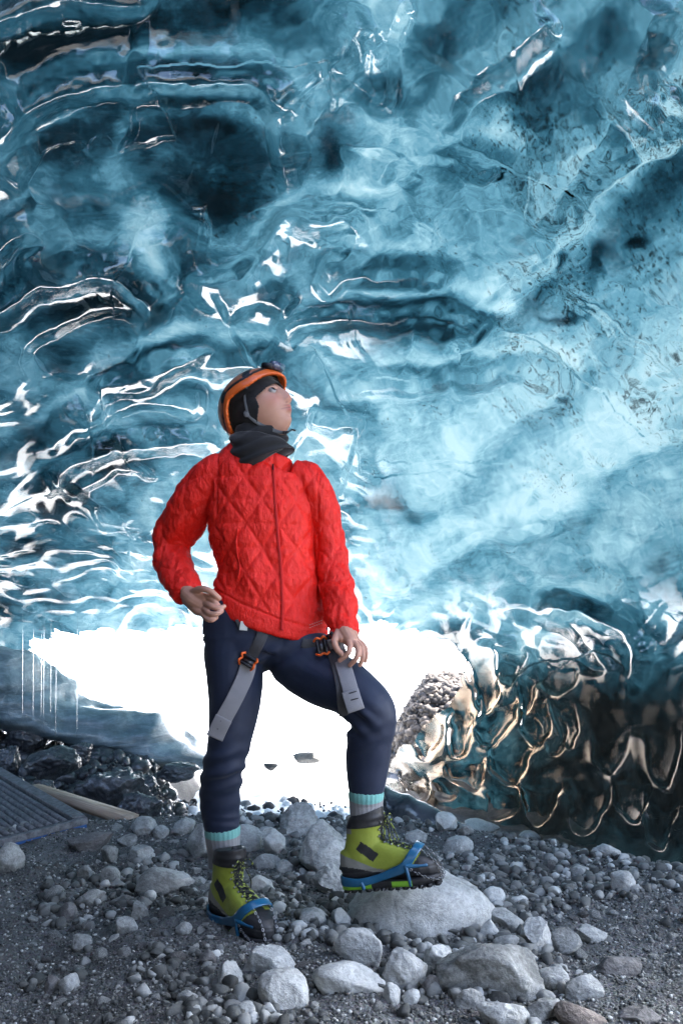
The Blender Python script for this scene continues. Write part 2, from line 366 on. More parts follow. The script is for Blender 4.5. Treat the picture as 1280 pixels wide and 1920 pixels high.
col = nt.mix(nt.math('MULTIPLY', nt.attr('silt'), 0.8), col, nt.ramp(n2, [(0.3, (0.003, 0.004, 0.005)), (0.7, (0.026, 0.026, 0.026))]))  # darker body low right: thick ice in front of dark rock
col = nt.mix(nt.math('MULTIPLY', spk, 0.85), col, (0.006, 0.012, 0.016))
absb = nt.mix(1.0, col, (0.056, 0.067, 0.071), 'MULTIPLY')          # metres of ice pass little of the daylight
tr = nt.node('ShaderNodeBsdfTranslucent', {'Color': absb}).outputs[0]
df = nt.node('ShaderNodeBsdfDiffuse', {'Color': col}).outputs[0]
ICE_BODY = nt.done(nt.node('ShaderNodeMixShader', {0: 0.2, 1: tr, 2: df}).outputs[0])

zone = sstep(830, 900, px)*sstep(1190, 1280, py); zone_f = (1-zone)+zone*(0.10+0.90*np.clip(rimf, 0, 1)**2)*(1-0.6*sstep(1000, 1120, px))
ny, nx = px.shape; by_, bx_ = qx.shape
V = np.concatenate([front.reshape(-1, 3), back.reshape(-1, 3)])
f1 = grid_faces(nx, ny, keep)
k = f1[len(f1)//2]; fn = np.cross(V[k[1]]-V[k[0]], V[k[2]]-V[k[0]])
if fn @ (np.array([0, 0, CZ])-V[k[0]]) < 0: f1 = f1[:, ::-1]; print('flipped')
f2 = grid_faces(bx_, by_, bkeep)+nx*ny
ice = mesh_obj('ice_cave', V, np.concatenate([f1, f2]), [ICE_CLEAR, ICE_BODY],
               attrs={'frost': np.concatenate([(sstep(560, 860, px)*sstep(60, 260, py)*(1-sstep(1080, 1230, py))*(0.55+0.45*np.clip(fbm(base*1.5, 95, 3)*2+0.5, 0, 1))*(1-0.7*protf)).ravel(), np.zeros(bx_*by_)]), 'silt': np.concatenate([np.clip(sstep(700, 860, px)*sstep(1180, 1330, py)*(1-0.5*sstep(980, 1200, px)), 0, 1).ravel(), (sstep(800, 950, qx)*sstep(1210, 1330, qy)).ravel()]), 'shine': np.concatenate([np.clip(1.35*(calm.ravel()-0.28)/0.72, 0.03, 1)*zone_f.ravel()*(0.30+0.70*np.clip(np.maximum(rimf, np.maximum(sstep(0.46, 0.60, v1), np.maximum(sstep(0.46, 0.60, v2), low*sstep(0.40, 0.56, v3)))), 0, 1).ravel()), np.zeros(bx_*by_)]), 'thin': np.concatenate([np.zeros(nx*ny), thin.ravel()]), 'dirt': np.concatenate([np.zeros(nx*ny), dirt.ravel()])})  # silt: painted warm-sunlight tint on the front sheet, dark ice on the back
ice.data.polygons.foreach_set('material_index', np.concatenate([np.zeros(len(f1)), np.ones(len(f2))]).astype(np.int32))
tag(ice, kind='structure', label='scalloped glassy blue ice roof and wall of the glacier cave')

# ------------------------------------------------------------------ ground, snow, rocks
def crest(x):
    return 4.62-1.12*np.clip(x-0.30, 0, 3)-0.30*np.clip(-x-0.3, 0, 1.2)
def G(x, y, fine=True):
    x = np.asarray(x, float); y = np.asarray(y, float)
    p = np.stack([x, y, 0*x], -1)
    z = 0.045*fbm(p*1.3, 200, 3)+0.02*fbm(p*4.5, 201, 3)
    if fine: z = z+0.010*fbm(p*16, 202, 3)+0.004*fbm(p*60, 203, 2)
    z = z-0.85*sstep(0, 1.7, y-crest(x))
    z = z-0.10*sstep(-0.35, -0.9, x)*sstep(3.9, 3.0, y)
    z = z+0.05*sstep(0.3, 1.2, x)*sstep(2.4, 3.4, y)
    bank = sstep(-1.2, -1.7, x+0.12*np.sin(y*3))*sstep(6.0, 7.6, y)
    z = z+bank*(0.66+0.35*sstep(-2.2, -3.2, x)+0.30*fbm(p*1.1, 210, 4))*sstep(10.5, 9.0, y)
    mor = sstep(0.25, 1.0, x-0.10*(y-11))*sstep(9.8, 10.9, y)
    z = z+mor*(0.98+0.10*fbm(p*2.2, 211, 4))
    z = z+4.0*sstep(-4.5, -11.0, y)+2.2*sstep(-1.9, -4.5, x)*sstep(6.5, 1.0, y)  # hill behind the camera is unseen, added to block low sky from reflections
    return z
def ground_hit(px, py):
    D0, D1 = 1.0, 4.9
    for D in np.arange(1.6, 8, 0.02):
        p = P(px, py, D)
        if p.z <= float(G(p.x, p.y, False)): return D
    return 8.0
xs = np.concatenate([np.linspace(-14, -2.2, 60)[:-1], np.arange(-2.2, 2.2, 0.012), np.linspace(2.2, 14, 60)])
ys = np.concatenate([np.linspace(-14, 1.8, 60)[:-1], np.arange(1.8, 5.4, 0.012), np.arange(5.4, 12.5, 0.05)])
gx, gy = np.meshgrid(xs, ys)
nt = NT('gravel_ground')
n1 = nt.noise(3.2, 5, 0.6); n2 = nt.noise(70, 4, 0.7); vo = nt.node('ShaderNodeTexVoronoi', {'Vector': nt.tc, 'Scale': 130.0})
c = nt.ramp(nt.math('ADD', nt.math('MULTIPLY', n1, 0.5), nt.math('MULTIPLY', n2, 0.5)), [(0.3, (0.045, 0.047, 0.043)), (0.5, (0.09, 0.094, 0.087)), (0.7, (0.19, 0.196, 0.184))])
c = nt.mix(0.35, c, vo.outputs['Color'], 'SOFT_LIGHT'); c = nt.mix(0.7, c, nt.mix(1.0, c, (0.5, 0.5, 0.5), 'SATURATION'))
bm_ = nt.bump(nt.math('ADD', n2, nt.math('MULTIPLY', vo.outputs['Distance'], -0.8)), 0.8, 0.01)
GRAVEL = nt.done(nt.prin(Base_Color=c, Roughness=0.85, Normal=bm_))
tag(mesh_obj('ground', np.stack([gx, gy, G(gx, gy)], -1).reshape(-1, 3), grid_faces(len(xs), len(ys)), GRAVEL), kind='structure', label='grey gravel and silt of the cave floor')

nt = NT('snow')
sn = nt.noise(7, 6, 0.6)
SNOW = nt.done(nt.prin(Base_Color=nt.ramp(sn, [(0.35, (0.80, 0.84, 0.88)), (0.6, (0.9, 0.92, 0.93))]), Roughness=0.6, Normal=nt.bump(sn, 0.6, 0.05)))
sx = np.concatenate([np.linspace(-40, -4, 40)[:-1], np.arange(-4, 4, 0.04), np.linspace(4, 40, 40)]); sy = np.concatenate([np.arange(5.0, 11, 0.04), np.linspace(11, 90, 120)])
gx, gy = np.meshgrid(sx, sy); p = np.stack([gx, gy, 0*gx], -1)
gz = -0.70+0.05*fbm(p*1.5, 5, 4)+0.03*fbm(p*7, 6, 3)+sstep(11.5, 40, gy)*12+0.5*sstep(13, 20, gy)*fbm(p*0.2, 7, 4)-1.0*sstep(0.25, 0.9, gx)*sstep(10.5, 8.5, gy)-1.2*sstep(-1.2, -2.0, gx)*sstep(10.0, 8.2, gy)
tag(mesh_obj('snow', np.stack([gx, gy, gz], -1).reshape(-1, 3), grid_faces(len(sx), len(sy)), SNOW), kind='structure', label='sunlit snow field outside the cave mouth')

def rock_mat(name, lo, mid, hi, rough=0.8, coat=0.0, b=0.9):
    nt = NT(name)
    oi = nt.node('ShaderNodeObjectInfo').outputs['Random']
    sh = nt.node('ShaderNodeVectorMath', {0: nt.tc, 1: nt.node('ShaderNodeCombineXYZ', {0: nt.math('MULTIPLY', oi, 37), 1: nt.math('MULTIPLY', oi, 11), 2: 0.0}).outputs[0]}, operation='ADD').outputs[0]
    n1 = nt.noise(9, 6, 0.65, 0.4, vec=sh); n2 = nt.noise(90, 4, 0.75, vec=sh); n3 = nt.noise(30, 5, 0.7, 1.0, vec=sh)
    f = nt.math('ADD', nt.math('MULTIPLY', n1, 0.5), nt.math('ADD', nt.math('MULTIPLY', n2, 0.3), nt.math('MULTIPLY', n3, 0.2)))
    f = nt.math('ADD', f, nt.math('MULTIPLY', nt.math('SUBTRACT', oi, 0.5), 0.10))
    c = nt.ramp(f, [(0.38, lo), (0.5, mid), (0.62, hi)])
    pit = nt.math('GREATER_THAN', nt.noise(150, 2, 0.5, vec=sh), 0.66)
    c = nt.mix(nt.math('MULTIPLY', pit, 0.45), c, lo)
    geo = nt.node('ShaderNodeNewGeometry').outputs['Pointiness']
    bp = nt.bump(nt.math('ADD', n1, nt.math('ADD', nt.math('MULTIPLY', n3, 0.5), nt.math('MULTIPLY', n2, 0.35))), b, 0.012)
    return nt.done(nt.prin(Base_Color=c, Roughness=rough, Coat_Weight=coat, Coat_Roughness=0.12, Normal=bp))
ROCK = rock_mat('grey_rock', (0.13, 0.134, 0.126), (0.31, 0.318, 0.30), (0.50, 0.51, 0.485))
PALE = rock_mat('pale_rock', (0.25, 0.255, 0.24), (0.45, 0.46, 0.44), (0.62, 0.63, 0.60))
DARK = rock_mat('dark_rock', (0.06, 0.058, 0.055), (0.14, 0.135, 0.13), (0.24, 0.235, 0.225))
BROWN = rock_mat('brown_rock', (0.12, 0.10, 0.085), (0.24, 0.20, 0.17), (0.36, 0.31, 0.27))
WET = rock_mat('wet_dark_rock', (0.012, 0.013, 0.016), (0.035, 0.037, 0.042), (0.09, 0.095, 0.10), rough=0.35, coat=0.8, b=0.9)

def ico(sub):
    b = bmesh.new(); bmesh.ops.create_icosphere(b, subdivisions=sub, radius=1.0)
    v = np.array([x.co[:] for x in b.verts]); f = np.array([[x.index for x in q.verts] for q in b.faces]); b.free(); return v, f
ICO = {k: ico(k) for k in (1, 2, 3, 4, 5)}
def rock_shape(seed, sub=4, ang=0.5, cuts=14, rough=0.05):
    rg = np.random.RandomState(seed); v, f = ICO[sub]; v = v.copy()
    v *= (1+0.16*vnoise(v*0.9+seed*3.1, seed))[:, None]
    for _ in range(cuts):
        n = rg.normal(size=3); n /= np.linalg.norm(n); d = rg.uniform(0.50, 0.88)+0.16*(1-ang)
        e = np.maximum(0, v@n-d); v -= (e*ang)[:, None]*n
    v += (v/np.linalg.norm(v, axis=1, keepdims=True))*(rough*1.3*fbm(v*2.6+seed, seed+7, 5, .6)+rough*0.6*fbm(v*9+seed, seed+8, 3, .6))[:, None]
    v /= np.abs(v).max(axis=0)
    return v, f
def rock(cx, cy, w, h, mat=None, seed=1, ang=0.6, tilt=0, deep=0.8, sub=4, D=None, name='rock', rough=0.05, sink=0.12, label=None, group=None, cuts=14):
    if D is None: D = ground_hit(cx, cy+h*0.40)
    w_, h_ = w*D/F, h*D/F*1.02
    v, f = rock_shape(seed, sub, ang, cuts, rough)
    rx, rz = w_/2, h_/2*(1+sink); ry = (rx+rz)/2*deep
    v = v*np.array([rx, ry, rz])
    a = R(-tilt); c, s = math.cos(a), math.sin(a)
    v = np.stack([v[:, 0]*c+v[:, 2]*s, v[:, 1], -v[:, 0]*s+v[:, 2]*c], -1)
    o = mesh_obj(name, v, f, mat or ROCK)
    q = P(cx, cy, D+ry*0.55); q.z -= h_*sink*0.35; o.location = q
    tag(o, label, 'boulder' if name == 'boulder' else 'rock', group)
    return o
# (centre x, centre y, width, height, material, angularity, tilt, label)
ROCKS = [
 (772, 1736, 322, 204, PALE, -.1, 8, 'big pale rounded boulder under the raised boot, cleft down its front'),
 (307, 1655, 112, 66, PALE, .5, 22, 'long smooth pale stone tilted to the right, left of the lower boot'),
 (560, 1541, 82, 66, ROCK, .75, 0, 'angular grey boulder on the crest between the legs, against the snow'),
 (606, 1592, 108, 112, ROCK, .3, 12, 'large round pitted grey boulder between the two boots'),
 (619, 1652, 66, 58, ROCK, .85, 10, 'wet streaky angular rock just left of the raised boot heel'),
 (505, 1801, 104, 72, PALE, .5, 4, 'pale blunt stone in front of the toe of the lower boot'),
 (533, 1862, 90, 84, PALE, .45, 20, 'pale egg shaped stone leaning below the one at the lower toe'),
 (650, 1840, 146, 62, PALE, .4, -4, 'long low pale stone with a lumpy back, below the oval stone'),
 (676, 1777, 106, 76, PALE, .4, 4, 'oval flat-topped stone against the left foot of the big boulder'),
 (756, 1815, 92, 98, PALE, .65, -20, 'upright blocky stone with dark flecks in front of the big boulder'),
 (817, 1797, 64, 52, PALE, .75, -14, 'small pale angular stone wedged between blocky stone and brown slab'),
 (916, 1822, 200, 118, ROCK, .8, -6, 'broad flat-faced grey slab, largest stone right of centre in front'),
 (1008, 1757, 64, 66, PALE, .9, -10, 'pale stone with one flat triangular face, right of the big boulder'),
 (1056, 1766, 62, 52, ROCK, .5, 20, 'dark rounded cobble touching the stone with a triangular face'),
 (940, 1722, 78, 42, ROCK, .6, 0, 'flat topped grey stone at the right edge of the big boulder'),
 (1108, 1754, 58, 36, ROCK, .7, -10, 'dark flat sided cobble on the right, above the two round cobbles'),
 (1162, 1655, 54, 46, PALE, .5, -18, 'pale tapered stone standing alone on the right-hand gravel slope'),
 (1085, 1635, 36, 32, ROCK, .5, 0, 'small dark round cobble alone on the gravel slope'),
 (1196, 1670, 26, 18, ROCK, .8, 0, 'little square stone beside the pale tapered stone'),
 (1092, 1856, 72, 58, ROCK, .4, 0, 'round grey cobble in the lower right, partly behind a brown stone'),
 (1040, 1834, 64, 58, ROCK, .4, 0, 'round grey cobble touching the right end of the broad slab'),
 (1156, 1812, 92, 42, DARK, .5, 0, 'long low dark stone half sunk in silt at lower right'),
 (1132, 1597, 66, 28, PALE, .5, -8, 'bright flat stone on the crest in front of the dark ice'),
 (992, 1566, 46, 16, PALE, .5, -5, 'thin bright stone on the crest under the amber ice'),
 (905, 1548, 70, 22, PALE, .5, -8, 'low bright stone buried in the crest right of the raised boot'),
 (852, 1588, 70, 40, ROCK, .4, 20, 'pale rounded stone directly behind the raised toe'),
 (834, 1542, 48, 44, PALE, .85, 0, 'pointed pale stone on the crest above the raised toe'),
 (872, 1556, 32, 26, ROCK, .7, 0, 'small blocky stone right of the pointed crest stone'),
 (780, 1568, 44, 26, ROCK, .4, 0, 'smooth low stone behind the laces of the raised boot'),
 (268, 1553, 56, 42, ROCK, .85, 0, 'pyramid shaped grey rock on the crest beside the plank end'),
 (303, 1562, 32, 26, ROCK, .4, 0, 'small round stone right of the pyramid shaped rock'),
 (170, 1578, 90, 44, DARK, .6, 10, 'long dark stone in front of the blue walkway corner'),
 (238, 1577, 40, 24, ROCK, .5, 0, 'small flat stone between long dark stone and pyramid shaped rock'),
 (343, 1552, 50, 40, ROCK, .7, 0, 'squat grey rock on the crest left of the lower leg'),
 (374, 1580, 60, 70, ROCK, .75, 0, 'tall grey rock touching the sock of the lower leg'),
 (466, 1572, 52, 60, ROCK, .5, 0, 'rounded grey rock just right of the lower leg sock'),
 (510, 1580, 50, 50, PALE, .6, 0, 'pale stone half hidden between two boulders on the crest'),
 (498, 1562, 40, 24, ROCK, .6, 0, 'flat dark stone leaning on the angular crest boulder'),
 (262, 1604, 52, 36, ROCK, .6, -6, 'grey cobble above the long tilted stone'),
 (206, 1606, 34, 40, ROCK, .7, 0, 'short upright cobble left of the long tilted stone'),
 (165, 1640, 36, 34, ROCK, .8, 30, 'bluish angular cobble on the dim left gravel'),
 (205, 1644, 42, 36, ROCK, .5, 0, 'domed cobble right of the bluish angular one on the left'),
 (170, 1686, 56, 36, ROCK, .7, 10, 'split layered stone on the dim left gravel'),
 (125, 1715, 40, 42, DARK, .6, 0, 'dim dark cobble at the left, below the layered stone'),
 (237, 1735, 46, 42, ROCK, .4, 0, 'smooth round cobble below the long tilted stone'),
 (265, 1708, 36, 40, ROCK, .8, 30, 'leaning wedge of stone above the smooth round cobble'),
 (345, 1742, 32, 26, ROCK, .3, 0, 'lone smooth pebble left of the lower boot'),
 (150, 1772, 50, 34, ROCK, .6, 0, 'bluish block on the dark lower left slope'),
 (131, 1846, 40, 42, PALE, .35, 0, 'pale round cobble at the edge of the darkness, lower left'),
 (98, 1848, 30, 34, DARK, .5, 0, 'dark cobble left of the pale round one, lower left'),
 (430, 1832, 56, 54, ROCK, .8, 10, 'broken grey block left of the pale egg shaped stone'),
 (352, 1872, 40, 30, ROCK, .9, 0, 'bright broken chip on dark silt at bottom left of centre'),
 (388, 1798, 34, 30, DARK, .5, 0, 'dim cobble under the lower boot, left side'),
 (465, 1899, 40, 40, PALE, .4, 0, 'small pale stone at the bottom edge, left of centre'),
 (584, 1722, 56, 36, ROCK, .5, 0, 'flat round stone between lower toe and big boulder'),
 (640, 1722, 36, 36, PALE, .8, 0, 'pale wedge touching the left side of the big boulder'),
 (735, 1868, 36, 46, PALE, .6, 0, 'small upright pale stone below the upright blocky stone'),
 (770, 1868, 34, 34, PALE, .4, 0, 'small round pale stone right of the small upright one'),
 (810, 1850, 40, 42, DARK, .8, 0, 'dark wedge in the gap beside the broad slab'),
 (940, 1903, 110, 60, ROCK, .7, -10, 'bluish angular rock cut by the bottom edge, right of centre'),
 (1015, 1893, 80, 54, ROCK, .8, 0, 'blocky bluish rock at the bottom right'),
 (1085, 1908, 96, 46, BROWN, .6, -20, 'brown stone at the bottom edge, lower right'),
 (1200, 1905, 90, 40, DARK, .7, 0, 'dark stone at the bottom edge near the right corner'),
 (880, 1880, 60, 50, ROCK, .7, 0, 'small grey rock between the broad slab and the bottom edge'),
 (970, 1690, 36, 26, PALE, .5, 0, 'pale cobble at the top of the stone pile right of the boulder'),
 (925, 1685, 44, 40, PALE, .4, -20, 'egg sized pale stone touching the boulder upper right side'),
 (918, 1745, 38, 40, PALE, .6, 0, 'rounded pale stone against the boulder lower right side'),
 (950, 1772, 70, 40, ROCK, .5, 20, 'grey stone pressed between slab and stone pile'),
 (640, 1655, 34, 30, DARK, .6, 0, 'dark cobble tucked under the raised heel'),
 (497, 1618, 60, 30, ROCK, .6, 0, 'flat grey stone behind the lower boot laces'),
 (490, 1660, 52, 34, PALE, .5, -20, 'pale flat cobble right of the lower boot'),
 (535, 1625, 36, 26, ROCK, .4, 0, 'round dark pebble left of the large pitted boulder'),
 (20, 1612, 60, 60, ROCK, .4, 0, 'rounded grey boulder at the left edge below the walkway'),
]
rk = random.Random(4)
for i, (cx_, cy_, w, h, m, a, tl, lb) in enumerate(ROCKS):
    big = w > 60
    rock(cx_, cy_, w, h, m, seed=100+i, ang=min(1, a+0.3), tilt=tl, sub=5 if big else 4, label=lb, name='boulder' if w > 100 else 'rock', rough=0.085 if a > .6 else 0.06,
         D=3.02 if i == 0 else None, deep=0.85)
# bigger wet boulders back on the left bank
for i, (cx_, cy_, w, h, D, lb) in enumerate([
    (215, 1482, 150, 96, 5.6, 'dark glistening boulder crusted with grit, behind the plank'), (262, 1512, 90, 60, 5.4, 'low glistening lump at the right foot of the dark crusted boulder'),
    (28, 1488, 64, 66, 6.0, 'wet black boulder at the left edge above the walkway'), (100, 1430, 110, 60, 6.8, 'rounded wet boulder under the drips on the left bank'),
    (80, 1490, 60, 54, 5.8, 'wet black boulder between the left edge and the crusted boulder'), (18, 1420, 50, 50, 7.0, 'farther wet boulder at the left edge under the ice slab'),
    (150, 1410, 70, 44, 7.4, 'smooth dark boulder in the shadow under the slab'), (270, 1470, 70, 44, 6.4, 'dark rock at the edge of the snow, left of the legs'),
    (330, 1446, 90, 34, 7.6, 'snow dusted dark rock under the tip of the ice slab'), (60, 1380, 90, 50, 7.8, 'deep shadowed rock behind the drips')]):
    rock(cx_, cy_, w, h, WET, seed=300+i, ang=.8, sub=5, D=D, name='boulder', rough=0.16, label=lb, cuts=14)
for i, (cx_, cy_, w, h, D, lb) in enumerate([
    (575, 1421, 52, 20, 9.2, 'dark rock on the snow between the legs, right one'), (508, 1437, 30, 14, 9.0, 'small dark rock on the snow between the legs, left one')]):
    rock(cx_, cy_, w, h, DARK, seed=340+i, ang=.8, D=D, rough=0.08, label=lb)

# loose stones too alike to tell apart: each an object, sharing a few shapes
SH = []
for i in range(16):
    v, f = rock_shape(500+i, 3, 1.0, 14, 0.09)
    me = mesh_obj('loose_stone', v*np.array([0.5, 0.42, 0.36])*2, f, (ROCK, PALE, ROCK, DARK)[i % 4]).data
    bpy.data.objects.remove(bpy.data.objects['loose_stone'])
    SH.append(me)
rg = np.random.RandomState(12)
occ = [(r[0], r[1], max(r[2], r[3])*0.42) for r in ROCKS]
zones = [ # name of zone, region sampler, count, sizes(px), label, group
    ('left', lambda: (rg.uniform(60, 400), rg.uniform(1590, 1900)), 75, (16, 44), 'loose fist sized stone on the dim gravel left of the lower boot', 'loose stones on the gravel mound'),
    ('crest', lambda: (rg.uniform(150, 760), rg.normal(1585, 22)), 66, (20, 50), 'loose grey stone on the crest behind the boots', 'loose stones on the gravel mound'),
    ('pile', lambda: (rg.normal(985, 62), rg.normal(1735, 42)), 50, (18, 44), 'pale loose stone in the pile right of the big boulder', 'loose stones on the gravel mound'),
    ('front', lambda: (rg.uniform(330, 1000), rg.uniform(1690, 1905)), 66, (16, 44), 'loose stone in the gaps between the foreground boulders', 'loose stones on the gravel mound'),
    ('right', lambda: (rg.uniform(880, 1270), rg.uniform(1600, 1900)), 40, (12, 30), 'small loose stone on the right-hand silt slope', 'loose stones on the gravel mound'),
]
for zn, smp, cnt, (s0, s1), lb, gp in zones:
    k = 0; tries = 0
    while k < cnt and tries < 3000:
        tries += 1
        cx_, cy_ = smp()
        if cy_ > 1910 or cy_ < 1553+max(0, (cx_-900))*0.24: continue
        s = s0+(s1-s0)*rg.rand()**2.0
        if any((cx_-a)**2+(cy_-b)**2 < (r+s*0.35)**2 for a, b, r in occ): continue
        D = ground_hit(cx_, cy_)
        if D > 4.9: continue
        occ.append((cx_, cy_, s*0.42)); k += 1
        q = P(cx_, cy_, D); o = bpy.data.objects.new('loose_stone', SH[rg.randint(16)]); COL.objects.link(o)
        r = s*D/F/2; o.scale = (r*rg.uniform(.85, 1.25), r*rg.uniform(.8, 1.2), r*rg.uniform(.7, 1.1)); o.location = (q.x, q.y, q.z+r*0.2)
        o.rotation_euler = (rg.uniform(-.5, .5), rg.uniform(-.5, .5), rg.uniform(0, 6.3)); 
        hr = min(ROCKS, key=lambda r_: math.hypot(r_[0]-cx_, r_[1]-cy_)-0.3*(r_[2]+r_[3])); dx_, dy_ = cx_-hr[0], cy_-hr[1]
        where = ('right of' if dx_ > 0 else 'left of') if abs(dx_) > abs(dy_) else ('in front of' if dy_ > 0 else 'behind')
        nk = hr[7].split(',')[0].split()
        if len(nk) > 8:
            cut = [i_ for i_, w_ in enumerate(nk) if i_ >= 3 and w_ in ('in', 'on', 'under', 'below', 'beside', 'between', 'against', 'at', 'behind', 'touching', 'with', 'of', 'above', 'left', 'right', 'directly', 'just')]
            nk = nk[:max([c_ for c_ in cut if c_ <= 8] or [8])]
        tone = {'grey_rock': 'grey', 'pale_rock': 'pale', 'dark_rock': 'dark'}[o.data.materials[0].name]; sz = 'tiny' if s < 22 else 'small' if s < 32 else 'fist sized'
        tag(o, '%s %s stone %s the %s' % (sz, tone, where, ' '.join(nk)), 'stone', gp)

# the gravel between them: pebbles nobody could count
def pebbles(name, n, sampler, smin, smax, mat, seed, power=3.0, lift=0.25, sub=1):
    rg = np.random.RandomState(seed); v0, f0 = ICO[sub]
    xy = sampler(rg, n); n = len(xy); s = smin+(smax-smin)*rg.rand(n)**power
    z = G(xy[:, 0], xy[:, 1])
    jit = 1+(0.38 if sub == 1 else 0.12)*(rg.rand(n, len(v0), 1)-0.5)*2
    ax = rg.uniform(0.6, 1.15, (n, 1, 3)); ang = rg.uniform(0, 2*math.pi, n); ct, st = np.cos(ang), np.sin(ang)
    tl = rg.uniform(-0.7, 0.7, n); cl, sl = np.cos(tl), np.sin(tl)
    v = v0[None]*jit*ax*s[:, None, None]*np.array([1, 1, 0.72])
    for _ in range(7 if sub > 1 else 0):                            # broken faces
        nn = rg.normal(size=(n, 1, 3)); nn /= np.linalg.norm(nn, axis=-1, keepdims=True); e = np.maximum(0, (v*nn).sum(-1)/s[:, None]-rg.uniform(.35, .6, (n, 1))); v = v-(e*s[:, None])[..., None]*nn
    x, y, zz = v[..., 0], v[..., 1], v[..., 2]
    x, zz = x*cl[:, None]+zz*sl[:, None], -x*sl[:, None]+zz*cl[:, None]
    x, y = x*ct[:, None]-y*st[:, None], x*st[:, None]+y*ct[:, None]
    v = np.stack([x+xy[:, :1], y+xy[:, 1:2], zz+(z+s*lift)[:, None]], -1).reshape(-1, 3)
    f = (f0[None]+(np.arange(n)*len(v0))[:, None, None]).reshape(-1, 3)
    return mesh_obj(name, v, f, mat, smooth=False, attrs={'tone': np.repeat(rg.rand(n), len(v0))})
nt = NT('pebble')
tn = nt.attr('tone')
PEB = nt.done(nt.prin(Base_Color=nt.ramp(tn, [(0, (0.045, 0.047, 0.043)), (0.5, (0.115, 0.12, 0.112)), (0.85, (0.27, 0.277, 0.262)), (1, (0.54, 0.55, 0.52))]), Roughness=0.8, Normal=nt.bump(nt.noise(220, 3, 0.6), 0.4, 0.004)))
def samp_view(rg, n):
    y = rg.uniform(2.15, 5.0, n); x = rg.uniform(-0.42, 0.42, n)*y; m = y < crest(x)+0.25
    return np.stack([x, y], -1)[m]
def samp_patch(rg, n):
    a = samp_view(rg, n); c = fbm(np.concatenate([a*2.6, np.zeros((len(a), 1))], 1), 77, 3); return a[c > -0.05+0.06*rg.normal(size=len(a))]
gv = pebbles('gravel', 42000, samp_view, 0.0022, 0.0075, PEB, 1, 2.2)
tag(gv, 'fine grey gravel covering the cave floor', 'gravel', kind='stuff')
gv2 = pebbles('coarse_gravel', 20000, samp_patch, 0.006, 0.034, PEB, 2, 3.4, sub=2)
tag(gv2, 'coarse grey pebbles scattered over the cave floor', 'gravel', kind='stuff')
def samp_bank(rg, n): return np.stack([rg.uniform(-4, -1.25, n), rg.uniform(5.6, 9, n)], -1)
tag(pebbles('bank_rubble', 6000, samp_bank, 0.02, 0.11, WET, 3, 3.0, sub=2), 'wet dark rubble on the shaded bank at the left', 'rubble', kind='stuff')
def samp_mor(rg, n): return np.stack([rg.uniform(0.3, 2.4, n), rg.uniform(9.9, 11.6, n)], -1)
nt = NT('brown_pebble'); BPEB = nt.done(nt.prin(Base_Color=nt.ramp(nt.attr('tone'), [(0, (0.025, 0.020, 0.017)), (1, (0.12, 0.10, 0.085))]), Roughness=0.85))
tag(pebbles('moraine_rubble', 12000, samp_mor, 0.010, 0.075, BPEB, 4, 3.5), 'brown rubble of the moraine outside the cave mouth', 'rubble', kind='stuff')
def samp_snow(rg, n): return np.stack([rg.uniform(-1.6, 0.5, n), rg.uniform(5.8, 8.8, n)], -1)
nt = NT('dusted_rubble'); SRUB = nt.done(nt.prin(Base_Color=nt.ramp(nt.attr('tone'), [(0, (0.02, 0.022, 0.026)), (0.45, (0.06, 0.065, 0.075)), (0.6, (0.75, 0.78, 0.8)), (1, (0.85, 0.87, 0.9))]), Roughness=0.8))
sp = samp_snow(np.random.RandomState(8), 900)
v0, f0 = ICO[2]; rg = np.random.RandomState(9); s = 0.01+0.05*rg.rand(900)**3
v = (v0[None]*(1+0.5*(rg.rand(900, len(v0), 1)-.5))*s[:, None, None]); v = v+np.stack([sp[:, 0], sp[:, 1], -0.69+0*s], -1)[:, None]
tag(mesh_obj('snowy_rubble', v.reshape(-1, 3), (f0[None]+(np.arange(900)*len(v0))[:, None, None]).reshape(-1, 3), SRUB, smooth=False, attrs={'tone': np.repeat(np.random.RandomState(10).rand(900), len(v0))}), 'snow covered rubble on the ground outside', 'snow', kind='stuff')

# the sunken slab of grey ice on the left, with the dark gap under it
def loft(rings, closed_ends=True):
    """rings: (n, k, 3) -> verts, faces"""
    rings = np.asarray(rings); n, k, _ = rings.shape; v = rings.reshape(-1, 3); f = []
    for i in range(n-1):
        for j in range(k): f.append((i*k+j, i*k+(j+1) % k, (i+1)*k+(j+1) % k, (i+1)*k+j))
    if closed_ends:
        f.append(tuple(range(k))[::-1]); f.append(tuple((n-1)*k+j for j in range(k)))
    return v, f
top = [(-400, 1180), (-150, 1196), (0, 1212), (50, 1226), (100, 1262), (150, 1300), (220, 1318), (300, 1344), (360, 1380), (410, 1402), (450, 1412), (462, 1420)]
bot = [(-400, 1330), (-150, 1345), (0, 1350), (50, 1368), (100, 1382), (150, 1396), (220, 1418), (300, 1442), (360, 1450), (410, 1442), (450, 1430), (462, 1424)]
N = 160; tt = np.linspace(0, 11, N); ti = np.arange(12)
tx = np.interp(tt, ti, [a[0] for a in top]); ty = np.interp(tt, ti, [a[1] for a in top]); bx2 = np.interp(tt, ti, [a[0] for a in bot]); by2 = np.interp(tt, ti, [a[1] for a in bot])
K = 72; rings = []
for i in range(N):
    D = 7.6+0.9*tt[i]/11; a = np.array(P(tx[i], ty[i], D+0.5)); b = np.array(P(bx2[i], by2[i], D+0.1)); c = (a+b)/2; hz = abs(a[2]-b[2])/2
    th_ = np.linspace(0, 2*math.pi, K, endpoint=False); thk = 0.30+hz*0.9
    rings.append(np.stack([c[0]+0*th_, c[1]+np.cos(th_)*thk, c[2]+np.sign(np.sin(th_))*np.abs(np.sin(th_))**0.8*hz*1.02], -1))
rings = np.array(rings); q = rings*np.array([0.7, 0.7, 2.2])
